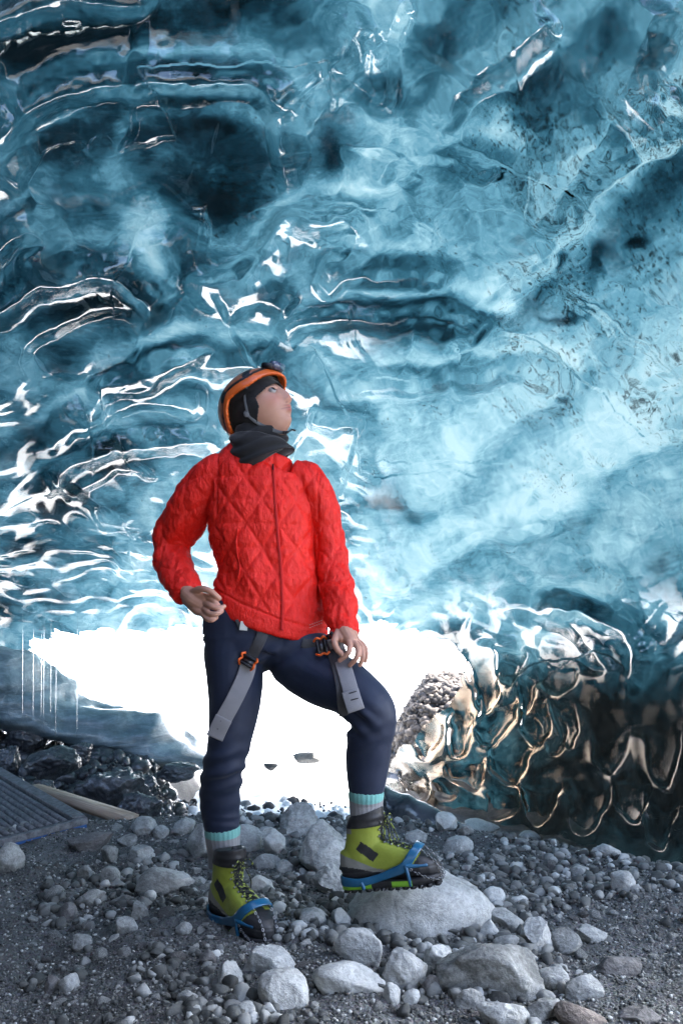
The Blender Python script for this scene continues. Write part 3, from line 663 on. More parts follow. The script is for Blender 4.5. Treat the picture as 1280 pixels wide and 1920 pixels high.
dn = rings-rings.mean(axis=1, keepdims=True); dn /= np.linalg.norm(dn, axis=-1, keepdims=True)+1e-9
rings = rings+dn*(0.20*(svoro(q*1.3+3, 41, 12)-0.4)+0.10*(svoro(q*4+3, 43, 10)-0.4)+0.05*fbm(q*4, 42, 5))[..., None]
nt = NT('grey_ice')
mp = nt.node('ShaderNodeMapping', {'Vector': nt.tc, 'Scale': (0.8, 1, 4.5), 'Rotation': (0, 0.28, 0)}).outputs[0]
n1 = nt.noise(1.6, 8, 0.65, 1.2, vec=mp); n2 = nt.noise(14, 6, 0.7)
gc = nt.ramp(nt.math('ADD', nt.math('MULTIPLY', n1, 0.7), nt.math('MULTIPLY', n2, 0.3)), [(0.3, (0.04, 0.075, 0.09)), (0.48, (0.14, 0.20, 0.23)), (0.6, (0.30, 0.38, 0.42)), (0.75, (0.6, 0.68, 0.72))])
GICE = nt.done(nt.prin(Base_Color=gc, Roughness=0.35, Coat_Weight=0.5, Coat_Roughness=0.08, Normal=nt.bump(nt.math('ADD', n1, nt.math('MULTIPLY', n2, 0.3)), 0.5, 0.05)))
v, f = loft(rings); tag(mesh_obj('ice_slab', v, f, GICE), kind='structure', label='sunken lip of grey blue ice left of the cave mouth')
# clear rippled ice ridge behind the raised boot
rings = []
pts = [(690, 1500, 10), (722, 1516, 36), (765, 1528, 36), (805, 1540, 28), (840, 1550, 20), (880, 1560, 8)]
for t in np.linspace(0, 5, 120):
    x_, y_, h_ = (np.interp(t, range(6), [p[i] for p in pts]) for i in range(3)); D = 5.6-0.1*t
    c = np.array(P(x_, y_, D)); r = h_*D/F; th_ = np.linspace(0, 2*math.pi, 60, endpoint=False)
    rings.append(np.stack([c[0]+0*th_, c[1]+np.cos(th_)*r*1.2, c[2]+np.sin(th_)*r], -1))
rings = np.array(rings); cc = rings.mean(axis=1, keepdims=True); q = rings*np.array([11, 4.0, 4.0])
rings = rings+(rings-cc)*(0.55*(svoro(q, 61, 9)-0.4))[..., None]
v, f = loft(rings)
nt = NT('dark_clear_ice')
b1 = nt.noise(16, 5, 0.6, 0.5); nn = nt.noise(5, 5, 0.6, 1)
DICE = nt.done(nt.prin(Base_Color=nt.ramp(nn, [(0.4, (0.012, 0.018, 0.022)), (0.7, (0.09, 0.10, 0.11))]), Roughness=0.07, IOR=1.6, Normal=nt.bump(b1, 0.3, 0.02)))
tag(mesh_obj('ice_ridge', v, f, DICE), 'low rippled ridge of dark clear ice behind the raised boot', 'ice', kind='structure')

# unseen wall added behind and beside the viewer to shade the lower left
nt = NT('blocker_rock'); CL = nt.done(nt.prin(Base_Color=nt.ramp(nt.noise(2, 5, .6), [(0.4, (0.02, 0.022, 0.025)), (0.7, (0.07, 0.075, 0.08))]), Roughness=0.8))
gu, gv_ = np.meshgrid(np.linspace(0, 1, 50), np.linspace(0, 1, 30))
yy = -6+10.0*gu; xx = -0.343*np.maximum(yy, 0)-0.42-0.10*np.maximum(-yy, 0)-0.20*gv_+1.2*sstep(-0.4, -2.0, yy)+0.15*sstep(3.0, 4.0, yy)*-3+2.1*sstep(0.60, 1.0, gv_)*sstep(2.2, 1.0, yy)
zz = -0.5+3.6*gv_
p = np.stack([xx, yy, zz], -1); p[..., 0] -= np.abs(0.25*fbm(p*1.5, 91, 4)); v = p.reshape(-1, 3)
bk = v+np.array([-0.6, 0, 0]); rings = np.concatenate([p, (p+np.array([-0.7, 0, 0.02]))[:, ::-1]], axis=1)
v, f = loft(rings); tag(mesh_obj('shade_blocker', v, f, CL), 'unseen dark wall added beside the viewer to shade the lower left', 'wall')

# ------------------------------------------------------------------ the person
from mathutils.bvhtree import BVHTree
def merge(parts):
    V = []; Fc = []; o = 0
    for v, f in parts:
        V.extend([tuple(a) for a in v]); Fc.extend([tuple(i+o for i in q) for q in f]); o += len(v)
    return V, Fc
def fused(parts, voxel, smooth=4):
    """one continuous surface grown over overlapping volumes -> verts (n,3), faces"""
    V, Fc = merge(parts)
    o = mesh_obj('tmp_fused', V, Fc)
    m = o.modifiers.new('r', 'REMESH'); m.mode = 'VOXEL'; m.voxel_size = voxel; m.adaptivity = 0
    if smooth: s = o.modifiers.new('s', 'SMOOTH'); s.factor = 0.5; s.iterations = smooth
    dg = bpy.context.evaluated_depsgraph_get(); me = bpy.data.meshes.new_from_object(o.evaluated_get(dg))
    v = np.empty(len(me.vertices)*3, np.float32); me.vertices.foreach_get('co', v)
    n = np.empty(len(me.vertices)*3, np.float32); me.vertices.foreach_get('normal', n)
    ls = np.empty(len(me.polygons), np.int32); me.polygons.foreach_get('loop_total', ls)
    li = np.empty(len(me.loops), np.int32); me.loops.foreach_get('vertex_index', li)
    f = li.reshape(-1, 4) if (ls == 4).all() else [tuple(p.vertices) for p in me.polygons]
    bpy.data.meshes.remove(me); old = o.data; bpy.data.objects.remove(o); bpy.data.meshes.remove(old)
    return v.reshape(-1, 3).astype(float), f, n.reshape(-1, 3).astype(float)
def limb(st, k=28, tilt=None, sub=5, power=1.0):
    """stations (px, py, D, half width in photo pixels, half depth in metres[, ring turn in degrees])"""
    st = [s if len(s) > 5 else (*s, 0) for s in st]; n = len(st)
    a = np.array(st, float); q = np.vstack([2*a[0]-a[1], a, 2*a[-1]-a[-2]]); out = []
    for i in range(1, n):
        for j in range(sub):
            t = j/sub; p0, p1, p2, p3 = q[i-1], q[i], q[i+1], q[i+2]
            out.append(0.5*(2*p1+(p2-p0)*t+(2*p0-5*p1+4*p2-p3)*t*t+(3*p1-p0-3*p2+p3)*t**3))
    out.append(a[-1]); a = np.array(out)
    C = np.array([P(r[0], r[1], r[2]) for r in a]); T = np.gradient(C, axis=0); T /= np.linalg.norm(T, axis=1, keepdims=True)
    rings = []; th = np.linspace(0, 2*math.pi, k, endpoint=False)
    for c, t, r in zip(C, T, a):
        view = c-np.array([0, 0, CZ]); view /= np.linalg.norm(view)
        W = np.cross(t, view); W /= np.linalg.norm(W); B = np.cross(W, t)
        if abs(r[5]) > 12: B = B-t*0.30*min(1, abs(r[5])/20)
        if r[5]:
            g = R(r[5]); W = W*math.cos(g)+t*math.sin(g)
        rings.append(c+np.outer(np.cos(th), W)*r[3]*r[2]/F+np.outer(np.sin(th), B)*r[4])
    return loft(rings)
def chain_tube(pts, rads, k=14, sub=4, cap=True):
    p = np.array([tuple(x) for x in pts], float); r = np.array(rads, float); n = len(p)
    q = np.vstack([2*p[0]-p[1], p, 2*p[-1]-p[-2]]); C = []; Rr = []
    for i in range(1, n):
        for j in range(sub):
            t = j/sub; p0, p1, p2, p3 = q[i-1], q[i], q[i+1], q[i+2]
            C.append(0.5*(2*p1+(p2-p0)*t+(2*p0-5*p1+4*p2-p3)*t*t+(3*p1-p0-3*p2+p3)*t**3)); Rr.append(r[i-1]*(1-t)+r[i]*t)
    C.append(p[-1]); Rr.append(r[-1]); C = np.array(C); Rr = np.array(Rr)
    T = np.gradient(C, axis=0); T /= np.linalg.norm(T, axis=1, keepdims=True)+1e-12
    if cap:                                                      # rounded tip
        for e in (0.5, 0.85): C = np.vstack([C, p[-1]+T[-1]*Rr[n*0-1]*0 + T[-1]*r[-1]*e]); Rr = np.append(Rr, r[-1]*math.sqrt(1-e*e))
        T = np.vstack([T, T[-1], T[-1]])
    up = np.array([0.13, -1, 0.21]); th = np.linspace(0, 2*math.pi, k, endpoint=False); rings = []
    for c, t, rr in zip(C, T, Rr):
        W = np.cross(t, up); W /= np.linalg.norm(W)+1e-9; up = np.cross(W, t)
        rings.append(c+(np.outer(np.cos(th), W)+np.outer(np.sin(th), up))*rr)
    return loft(rings)
def ball(c, r, rot=None, sub=3):
    v, f = ICO[sub]; v = v*np.array(r)
    if rot is not None: v = v@np.array(rot.to_3x3()).T
    return v+np.array(tuple(c)), [tuple(q) for q in f]

PD = 3.1                                                          # where the person stands
person_parts = []
# head frame: x = her left, y = where the face points, z = crown
YAW, TILT, ROLL = R(62), R(28), R(3)
HR = Matrix.Rotation(-(math.pi/2)+0, 4, 'Z')
fwd = Vector((math.sin(YAW)*math.cos(TILT), -math.cos(YAW)*math.cos(TILT), math.sin(TILT)))
left = fwd.cross(Vector((0, 0, 1))).normalized()*-1
upv = fwd.cross(left)*1
if upv.z < 0: upv = -upv
left = fwd.cross(upv)*-1
left = upv.cross(fwd)                                            # completes a right handed frame (x=right hand of the face)
HM = Matrix((left, fwd, upv)).transposed()
HO = P(493, 767, PD)
HMn = np.array(HM)
def to_world(v): return v@HMn.T+np.array(HO)
def to_head(v): return (v-np.array(HO))@HMn
def gs(x, z, cx, cz, sx, sz): return np.exp(-((x-cx)/sx)**2-((z-cz)/sz)**2)
def head_surface(d, grow=0.0, face=True):
    x, y, z = d[:, 0].copy(), d[:, 1].copy(), d[:, 2].copy()
    jaw = sstep(0.15, -1.0, z)
    X = x*0.0765*(1-0.30*jaw); Y = y*0.092*(1-0.10*jaw)+0.012*jaw*(y > -0.3)*1.0-0.006; Z = z*0.112-0.004
    Y = np.where(y < 0, Y*(1-0.25*jaw), Y)
    X = X*(1+0.05*np.exp(-((z+0.15)/0.25)**2))                   # cheekbones
    fr = sstep(0.15, 0.55, y)
    if face:
        ax = np.abs(X)
        Y = Y-fr*0.010*sstep(-0.02, -0.055, Z)*0
        Y = Y+fr*(0.0125*gs(X, Z, 0, -0.022, 0.0145, 0.0130)+0.0125*gs(X, Z, 0, -0.004, 0.011, 0.016)+0.005*gs(X, Z, 0, 0.014, 0.009, 0.016))      # nose
        Y = Y+fr*0.009*gs(ax, Z, 0.012, -0.025, 0.0065, 0.0065)                                          # wings
        Y = Y-fr*0.009*gs(ax, Z, 0.031, 0.016, 0.016, 0.011)+fr*0.004*gs(ax, Z, 0.030, 0.034, 0.022, 0.008)   # sockets, brows
        Y = Y+fr*0.005*gs(ax, Z, 0.040, -0.016, 0.018, 0.018)                                            # cheeks
        Y = Y+fr*(0.0095*gs(X, Z, 0, -0.0455, 0.019, 0.0042)+0.010*gs(X, Z, 0, -0.0555, 0.016, 0.0048)-0.0035*gs(X, Z, 0, -0.0505, 0.022, 0.0018)-0.003*gs(ax, Z, 0.025, -0.049, 0.005, 0.004))
        Y = Y-fr*0.002*gs(X, Z, 0, -0.068, 0.018, 0.006)+fr*0.009*gs(X, Z, 0, -0.086, 0.020, 0.014)       # chin
        alm = np.clip(1.6-((ax-0.031)/0.0130)**2*1.6-((Z-0.0160)/0.0042)**2*1.6, 0, 1)
        Y = Y-fr*0.006*alm
    v = np.stack([X, Y, Z], -1)
    if grow: v = v+d/np.linalg.norm(d, axis=1, keepdims=True)*grow
    return v
b = bmesh.new(); bmesh.ops.create_icosphere(b, subdivisions=6, radius=1.0)
HV = np.array([q.co[:] for q in b.verts]); HF = np.array([[q.index for q in p.verts] for p in b.faces]); b.free()
head = (to_world(head_surface(HV)), [tuple(q) for q in HF])
# hands: palm + five fingers each
def fing(pts, r0, r1): return chain_tube([P(*p) for p in pts], np.linspace(r0, r1, len(pts)))
D1 = 2.965
hand_r = [chain_tube([P(349, 1112, 3.02), P(362, 1124, 3.0), P(376, 1133, 2.99)], [0.022, 0.026, 0.024], cap=True), chain_tube([P(346, 1106, 3.03), P(368, 1116, 2.995), P(384, 1122, 2.98)], [0.019, 0.018, 0.014]),
          chain_tube([P(350, 1122, 3.03), P(370, 1142, 2.99), P(384, 1148, 2.98)], [0.018, 0.018, 0.013]),
          fing([(378, 1116, 2.99), (394, 1121, 2.965), (407, 1133, 2.955), (414, 1141, 2.965)], .0098, .0072), fing([(380, 1128, 2.985), (397, 1137, 2.95), (412, 1141, 2.945), (420, 1137, 2.955)], .0100, .0072),
          fing([(380, 1138, 2.985), (392, 1150, 2.945), (406, 1151, 2.935), (416, 1146, 2.945)], .0094, .0068), fing([(376, 1146, 2.99), (386, 1159, 2.95), (397, 1163, 2.935), (406, 1158, 2.94)], .0086, .0064),
          fing([(362, 1110, 2.995), (378, 1104, 2.965), (395, 1109, 2.95), (411, 1122, 2.955)], .0115, .0082)]
hand_l = [chain_tube([P(646, 1172, 2.97), P(648, 1186, 2.955), P(656, 1200, 2.935)], [0.021, 0.026, 0.022]), chain_tube([P(640, 1176, 2.97), P(636, 1190, 2.95), P(640, 1198, 2.935)], [0.018, 0.017, 0.012]),
          chain_tube([P(654, 1176, 2.97), P(661, 1192, 2.955), P(668, 1203, 2.94)], [0.018, 0.018, 0.012]),
          fing([(645, 1194, 2.945), (655, 1206, 2.915), (653, 1224, 2.90), (637, 1238, 2.91)], .0100, .0072), fing([(656, 1198, 2.935), (670, 1214, 2.905), (669, 1232, 2.89), (656, 1247, 2.90)], .0098, .0070),
          fing([(663, 1200, 2.94), (677, 1214, 2.915), (680, 1231, 2.90), (675, 1247, 2.905)], .0092, .0068), fing([(669, 1199, 2.95), (683, 1212, 2.93), (687, 1226, 2.92), (684, 1240, 2.92)], .0082, .0062),
          fing([(633, 1186, 2.95), (627, 1202, 2.925), (631, 1216, 2.91), (639, 1225, 2.905)], .0112, .0082)]
neck = limb([(470, 890, PD+.02, 40, .06), (478, 862, PD+.01, 36, .055), (490, 832, PD+.005, 35, .054), (497, 805, PD, 38, .058), (495, 780, PD, 36, .056)])
torso_in = limb([(492, 900, PD, 62, .060), (489, 940, PD, 86, .085), (490, 1000, PD, 82, .085), (497, 1060, PD, 76, .08), (500, 1110, PD, 84, .085), (500, 1170, PD, 92, .085), (498, 1215, PD, 86, .085)])
RL = [(455, 1190, PD, 68, .095), (442, 1225, PD, 60, .095), (441, 1262, PD-.01, 54, .09), (440, 1320, PD-.02, 48, .08), (432, 1380, PD-.03, 41, .07), (423, 1420, PD-.03, 38, .066), (416, 1450, PD-.01, 38.5, .062), (412, 1490, PD+.02, 37.5, .062), (413, 1520, PD+.035, 35.5, .056), (417, 1553, PD+.045, 32, .05)]
LL = [(540, 1205, PD, 62, .095), (572, 1240, PD-.03, 62, .09), (612, 1270, PD-.08, 56, .082), (652, 1292, PD-.14, 51, .075), (690, 1322, PD-.185, 45, .068), (700, 1347, PD-.19, 42.5, .064), (693, 1385, PD-.175, 42.5, .063), (689, 1424, PD-.155, 41, .062), (687, 1458, PD-.15, 36.5, .054), (686, 1484, PD-.145, 32, .048)]
RA = [(440, 878, PD, 26, .056), (406, 885, PD, 35, .058), (375, 928, PD+.02, 41, .058), (349, 970, PD+.05, 39, .056), (325, 1006, PD+.08, 35, .052), (321, 1034, PD+.08, 33, .049), (329, 1066, PD+.04, 32, .047), (344, 1097, PD-.03, 29, .041), (353, 1116, PD-.06, 26, .034, 0)]
LA = [(548, 890, PD, 30, .054), (576, 902, PD, 32, .056), (598, 942, PD+.01, 31, .056), (611, 990, PD+.02, 30, .054), (619, 1040, PD+.01, 29, .050), (630, 1095, PD-.03, 29.5, .046), (639, 1145, PD-.09, 29, .043), (645, 1190, PD-.13, 26, .036)]
def thin(st, k, d=0.0): return [(s[0], s[1], s[2], s[3]*k, s[4]*k) for s in st]
def foot(st, p): return limb(thin(st, 0.72)+[(p[0], p[1], p[2], 20, .034), (p[3], p[4], p[5], 20, .03)])
body_v, body_f, body_n = fused([head, neck, torso_in]+hand_r+hand_l+[limb(thin(RL, .8)), limb(thin(LL, .8)), limb(thin(RA, .62)), limb(thin(LA[1:], .60)),
    limb([(417, 1540, PD+.04, 24, .036), (420, 1610, PD+.06, 15, .024), (426, 1650, PD+.05, 16, .022), (450, 1705, PD-.0, 14, .02)]),
    limb([(686, 1470, PD-.145, 24, .036), (688, 1540, PD-.14, 16, .024), (692, 1590, PD-.14, 18, .024), (745, 1620, PD-.16, 14, .02)])], 0.0020, 2)
hv = to_head(body_v); ax = np.abs(hv[:, 0]); onf = sstep(0.03, 0.05, hv[:, 1])
lip = onf*np.clip(1.5*gs(hv[:, 0], hv[:, 2], 0, -0.0455, 0.017, 0.0036)+1.5*gs(hv[:, 0], hv[:, 2], 0, -0.0555, 0.015, 0.0042), 0, 1)
line = onf*np.clip(gs(hv[:, 0], hv[:, 2], 0, -0.0505, 0.022, 0.0014)*1.3+gs(ax, hv[:, 2], 0.010, -0.034, 0.004, 0.0022)*0.9, 0, 1)
zb = 0.0335-0.12*(ax-0.03)**2*20
brow = onf*np.clip(1.2*np.exp(-((ax-0.032)/0.013)**4-((hv[:, 2]-zb)/0.0028)**2), 0, 1)
ez = (hv[:, 2]-0.0165); ea = ((ax-0.031)/0.0150)**2
lash = onf*np.clip(1.3*np.exp(-((ez-0.0062*np.sqrt(np.clip(1-ea, 0, 1)))/0.0014)**2)*(ea < 1.1), 0, 1)+onf*np.clip(0.6*np.exp(-((ez+0.0050*np.sqrt(np.clip(1-ea, 0, 1)))/0.0011)**2)*(ea < 1.0), 0, 1)
blush = onf*gs(ax, hv[:, 2], 0.042, -0.018, 0.022, 0.020)+onf*gs(hv[:, 0], hv[:, 2], 0, -0.02, 0.012, 0.012)
nt = NT('skin')
sk = nt.mix(nt.noise(60, 4, .6), (0.42, 0.21, 0.145), (0.52, 0.28, 0.20))
sk = nt.mix(nt.math('MULTIPLY', nt.attr('blush'), 0.45), sk, (0.50, 0.17, 0.13))
sk = nt.mix(nt.math('MULTIPLY', nt.attr('lip'), 0.75), sk, (0.40, 0.10, 0.09)); sk = nt.mix(nt.math('MULTIPLY', nt.attr('line'), 0.7), sk, (0.10, 0.03, 0.03))
sk = nt.mix(nt.math('MULTIPLY', nt.attr('brow'), 0.75), sk, (0.035, 0.022, 0.018)); sk = nt.mix(nt.math('MULTIPLY', nt.attr('lash'), 0.9), sk, (0.01, 0.008, 0.008))
SKIN = nt.done(nt.prin(Base_Color=sk, Roughness=0.48, Subsurface_Weight=0.12, Subsurface_Radius=(0.01, 0.004, 0.002), Subsurface_Scale=1.0, Normal=nt.bump(nt.noise(400, 2, .5), 0.15, 0.001)))
person = mesh_obj('person', body_v, body_f, SKIN, attrs={'lip': lip, 'line': line, 'brow': brow, 'lash': lash, 'blush': blush})
tag(person, 'woman in red quilted jacket and orange helmet gazing up, one boot on the boulder', 'person')
nt = NT('eye_white'); EW = nt.done(nt.prin(Base_Color=(0.30, 0.28, 0.27), Roughness=0.15))
nt = NT('iris'); EI = nt.done(nt.prin(Base_Color=(0.012, 0.007, 0.005), Roughness=0.08))
for s in (-1, 1):
    c = np.array([s*0.031, 0.0680, 0.0160]); v, f = ICO[4]; vv = v*0.0125
    e = mesh_obj('eye', to_world(vv+c), f, [EW, EI], person)
    fc = v[f].mean(axis=1); csx = np.sign(to_head(np.array([[0, 0, CZ]]))[0, 0]); look = np.array([csx*0.30, 0.90, 0.30]); look /= np.linalg.norm(look)
    e.data.polygons.foreach_set('material_index', ((fc@look) > 0.80).astype(np.int32))

def fabric(name, col, rough=0.8, sheen=0.3, scale=260, b=0.25, vary=0.25):
    nt = NT(name); n = nt.noise(14, 4, 0.6)
    c = nt.mix(n, tuple(x*(1-vary) for x in col), tuple(min(1, x*(1+vary)) for x in col))
    return nt.done(nt.prin(Base_Color=c, Roughness=rough, Sheen_Weight=sheen, Sheen_Roughness=0.4, Normal=nt.bump(nt.noise(scale, 3, 0.6), b, 0.002)))
# --- trousers
BLACK = fabric('black_fleece', (0.012, 0.012, 0.014), 0.95, 0.25, 300, 0.5)
NAVY = fabric('navy_stretch', (0.010, 0.018, 0.046), 0.62, 0.12, 600, 0.12)
tv, tf, tn = fused([limb([(490, 1120, PD, 100, .095), (492, 1160, PD, 112, .10), (497, 1195, PD, 118, .105), (492, 1228, PD, 98, .10), (498, 1248, PD-.01, 58, .08)]), limb(RL), limb(LL)], 0.0045, 9)
ppx = 640+F*0  # folds of the cloth
def pix(v):
    y = v[:, 1]; zc = (v[:, 2]-CZ)/y; xc = v[:, 0]/y
    c, s = math.cos(PITCH), math.sin(PITCH); dep = c+zc*s; up = zc*c-s
    return 640+F*xc/dep, 960-F*up/dep
ux, uy = pix(tv)
fold = 0.0026*fbm(tv*9, 401, 3)+0.0022*np.exp(-((ux-690)/50)**2)*np.exp(-((uy-1390)/40)**2)*np.sin((uy+.4*ux+8*vnoise(tv*10, 409))/5)
rl = np.exp(-((ux-420)/60)**2)*np.exp(-((uy-1450)/52)**2); fold += rl*0.0060*np.sin((uy+0.22*(ux-420)+6*vnoise(tv*14, 402))/5.2)
rl2 = np.exp(-((ux-420)/60)**2)*np.exp(-((uy-1540)/16)**2); fold += rl2*0.0015*np.sin(uy/3.0)
lk = np.exp(-((ux-665)/34)**2-((uy-1352)/26)**2); fold += lk*0.007*np.sin((uy-0.9*(ux-665)+5*vnoise(tv*14, 403))/5.5)
cr = np.exp(-((ux-510)/60)**2-((uy-1235)/34)**2); fold += cr*0.006*np.sin((ux*0.7+uy*0.9+8*vnoise(tv*10, 404))/7)
hp = np.exp(-((ux-600)/50)**2-((uy-1250)/34)**2); fold += hp*0.003*np.sin((ux*0.5-uy*0.9+8*vnoise(tv*10, 405))/8)
trousers = mesh_obj('trousers', tv+tn*fold[:, None], tf, NAVY, person)
# --- jacket
jt = [(508, 852, PD-.005, 42, .058, 2), (506, 858, PD-.005, 50, .066, 4), (499, 871, PD, 81, .078, 8), (496, 887, PD, 97, .088, 9), (493, 918, PD, 100, .096, 7), (491, 955, PD, 100, .102, 3), (491, 1000, PD, 98, .102, 0), (498, 1050, PD, 91, .098, 2), (502, 1092, PD, 97, .104, 8), (505, 1128, PD, 103, .110, 14), (508, 1154, PD, 106, .114, 19), (509, 1168, PD, 105, .113, 20)]
jv, jf, jn = fused([limb(jt, k=48), limb(RA), limb(LA)], 0.0032, 6)
ux, uy = pix(jv)
def axis_pts(st): return np.array([P(s[0], s[1], s[2]) for s in st])
def near_axis(v, A):
    best = np.full(len(v), 9.0); s = np.zeros(len(v)); ang = np.zeros(len(v)); L = 0
    for a, b in zip(A[:-1], A[1:]):
        d = b-a; l = np.linalg.norm(d); t = np.clip(((v-a)@d)/(l*l), 0, 1); c = a+t[:, None]*d; e = v-c; r = np.linalg.norm(e, axis=1)
        W = np.cross(d/l, [0, -1, 0]); W /= np.linalg.norm(W); B = np.cross(W, d/l)
        m = r < best; best[m] = r[m]; s[m] = L+t[m]*l; ang[m] = np.arctan2(e@B, e@W)[m]; L += l
    return best, s, ang
rb, rs, ra = near_axis(jv, axis_pts(RA[1:])); lb_, ls_, la = near_axis(jv, axis_pts(LA[1:]))
tb, _, _ = near_axis(jv, axis_pts([j[:5] for j in jt]))
is_r = (ux < 410-0.13*(uy-870)*(uy < 990)) & (rb < 0.085) & ((ux < 384) | (uy < 975)); is_l = (ux > 594) & (lb_ < 0.08)
def quilt(a, b, w=0.006):
    """distance to the stitching of diamonds crossed by level lines (a, b in cells)"""
    l1 = np.abs((a+b)-np.round(a+b)); l2 = np.abs((a-b)-np.round(a-b)); l3 = np.abs(2*b-np.round(2*b))*0.62
    return l1, l2, l3
wob = 0.05*vnoise(jv*6, 500)
a = (jv[:, 0]-0.02)/0.104+wob; bq = jv[:, 2]/0.150+0.35*0+wob*0.6
l1, l2, l3 = quilt(a, bq); aa = 0.075
pf = lambda l, k: 1-np.exp(-(l/k)**1.3)
puff_t = pf(l1, .085)*pf(l2, .085)*(0.45+0.55*pf(l3, .075))
def arm_puff(s, an, seed):
    a = an/(2*math.pi)*4; b = s/0.15+0.05*vnoise(jv*6, seed); l1, l2, l3 = quilt(a, b)
    return 0.3+0.7*pf(l1, .10)*pf(l2, .10)*(0.5+0.5*pf(l3, .09))
puff = np.where(is_r, arm_puff(rs, ra, 511), np.where(is_l, arm_puff(ls_, la, 512), puff_t))
seam = np.ones(len(jv))
seam = np.where((uy > 895) & (uy < 1175), 1-0.9*np.exp(-((ux-596)/2.2)**2), 1)
seam = seam*np.where((uy < 975), 1-0.9*np.exp(-((ux-(409-0.02*(uy-870)))/2.4)**2), 1)
zx = np.interp(uy, [866, 930, 1000, 1060, 1130, 1195], [512, 516, 521, 527, 530, 529]); front_side = jn[:, 1] < 0.1
zgap = np.where(front_side, np.exp(-((ux-zx)/4.2)**2), 0)
hem = np.exp(-((uy-np.interp(ux, [385, 415, 449, 521, 570, 620], [1108, 1126, 1146, 1176, 1190, 1196]))/3.0)**2)*(ux < 625)
disp = 0.0060*puff*seam*(1-zgap)*(1-0.7*hem)
disp += 0.0030*fbm(jv*np.array([80, 60, 40]), 520, 4, .6)*(0.5+puff)                                  # puckers along the stitches
disp += 0.006*fbm(jv*6.5, 521, 3)+0.005*fbm(jv*np.array([22, 18, 13]), 529, 3)
topm = sstep(850, 905, uy+0.25*np.abs(ux-500)); disp *= 0.35+0.65*topm
hemy = np.interp(ux, [385, 415, 449, 521, 570, 620], [1108, 1126, 1146, 1176, 1190, 1196]); hemf = 1-sstep(-34, -14, uy-hemy)*(ux < 628)*(~is_r); disp = disp*(0.15+0.85*hemf)+0.004*(1-hemf)-0.004*np.exp(-((uy-hemy+16)/2.2)**2)*(ux < 628)*(~is_r)
elb = np.exp(-((rs-0.27)/0.10)**2)*is_r; disp += elb*0.004*np.sin((uy*0.8+ux*0.9+14*vnoise(jv*12, 522))/7.5)
cuf = np.exp(-((ls_-0.42)/0.14)**2)*is_l; disp += cuf*0.005*np.sin((uy*1.0-ux*0.5+12*vnoise(jv*12, 523))/7.0)
wst = np.exp(-((ux-470)/60)**2-((uy-1070)/60)**2); disp += wst*0.008*np.sin((0.75*ux-0.62*uy+18*vnoise(jv*7, 524))/13)
wst = np.exp(-((ux-570)/40)**2-((uy-1100)/60)**2); disp += wst*0.004*np.sin((0.3*ux+0.9*uy+16*vnoise(jv*7, 525))/10)
nt = NT('red_nylon')
n = nt.noise(22, 5, .65); mp = nt.node('ShaderNodeMapping', {'Vector': nt.tc, 'Scale': (1.6, 1, 0.7)}).outputs[0]; cr_ = nt.noise(70, 5, .65, 0.8, vec=mp)
RED = nt.done(nt.prin(Base_Color=nt.mix(n, (0.68, 0.008, 0.004), (0.86, 0.018, 0.008)), Roughness=0.46, Sheen_Weight=0.0, Specular_IOR_Level=0.35, Normal=nt.bump(cr_, 0.8, 0.007)))
jacket = mesh_obj('jacket', jv+jn*disp[:, None], jf, RED, person)

# --- surface tools
def bvh(*obs):
    V = []; Fc = []; o = 0
    for ob in obs:
        mw = ob.matrix_world if ob.parent is None else ob.matrix_basis
        V += [mw@v.co for v in ob.data.vertices]; Fc += [tuple(i+o for i in p.vertices) for p in ob.data.polygons]; o = len(V)
    return BVHTree.FromPolygons(V, Fc)
def on(tree, px, py, off=0.003, D=2.9):
    o = Vector((0, 0, CZ)); d = (P(px, py, 3)-o).normalized(); h, n, i, dist = tree.ray_cast(o, d)
    if h is None: return P(px, py, D), Vector((0, -1, 0))
    return h-d*off, n
def ribbon(name, pts, width, thick, mat, parent, nrm=None, close=False, prof=1.0):
    """flat strap along 3D points; width lies across the path, facing the viewer or the given normals"""
    p = np.array([tuple(x) for x in pts]); T = np.gradient(p, axis=0); T /= np.linalg.norm(T, axis=1, keepdims=True)+1e-9
    nn = np.array([tuple(x) for x in nrm]) if nrm is not None else np.array([0, 0, CZ])-p
    nn /= np.linalg.norm(nn, axis=1, keepdims=True)
    W = np.cross(T, nn); W /= np.linalg.norm(W, axis=1, keepdims=True)+1e-9; nn = np.cross(W, T)
    wd = np.broadcast_to(np.asarray(width, float), (len(p),))[:, None]/2; t = thick/2; e = min(0.35, 0.3)
    rings = np.stack([p+W*wd*a+nn*t*b for a, b in ((-1, -.4), (-.9, -1), (.9, -1), (1, -.4), (1, .4), (.9, 1), (-.9, 1), (-1, .4))], 1)
    if close: rings = np.concatenate([rings, rings[:1]])
    v, f = loft(rings, not close); return mesh_obj(name, v, f, mat, parent) if name else (v, f)
def dense(pts, n=8): return smoothline(pts, n)
tree_j = bvh(jacket); tree_t = bvh(trousers)
nt = NT('red_zip'); ZIP = nt.done(nt.prin(Base_Color=(0.70, 0.012, 0.008), Roughness=0.5, Normal=nt.bump(nt.node('ShaderNodeTexWave', {'Vector': nt.tc, 'Scale': 160.0}, bands_direction='Z').outputs[0], .6, .002)))
zp = [on(tree_j, x, y, 0.0065)[0] for x, y in dense([(513, 872), (516, 930), (521, 1000), (527, 1060), (530, 1130), (529, 1182)], 10)]
zp = np.array(zp); zp[1:-1] = (zp[:-2]+zp[1:-1]*2+zp[2:])/4
zipper = ribbon('zip', zp, 0.009, 0.004, ZIP, jacket)
nt = NT('dark_metal'); DMET = nt.done(nt.prin(Base_Color=(0.05, 0.05, 0.055), Metallic=0.8, Roughness=0.35))
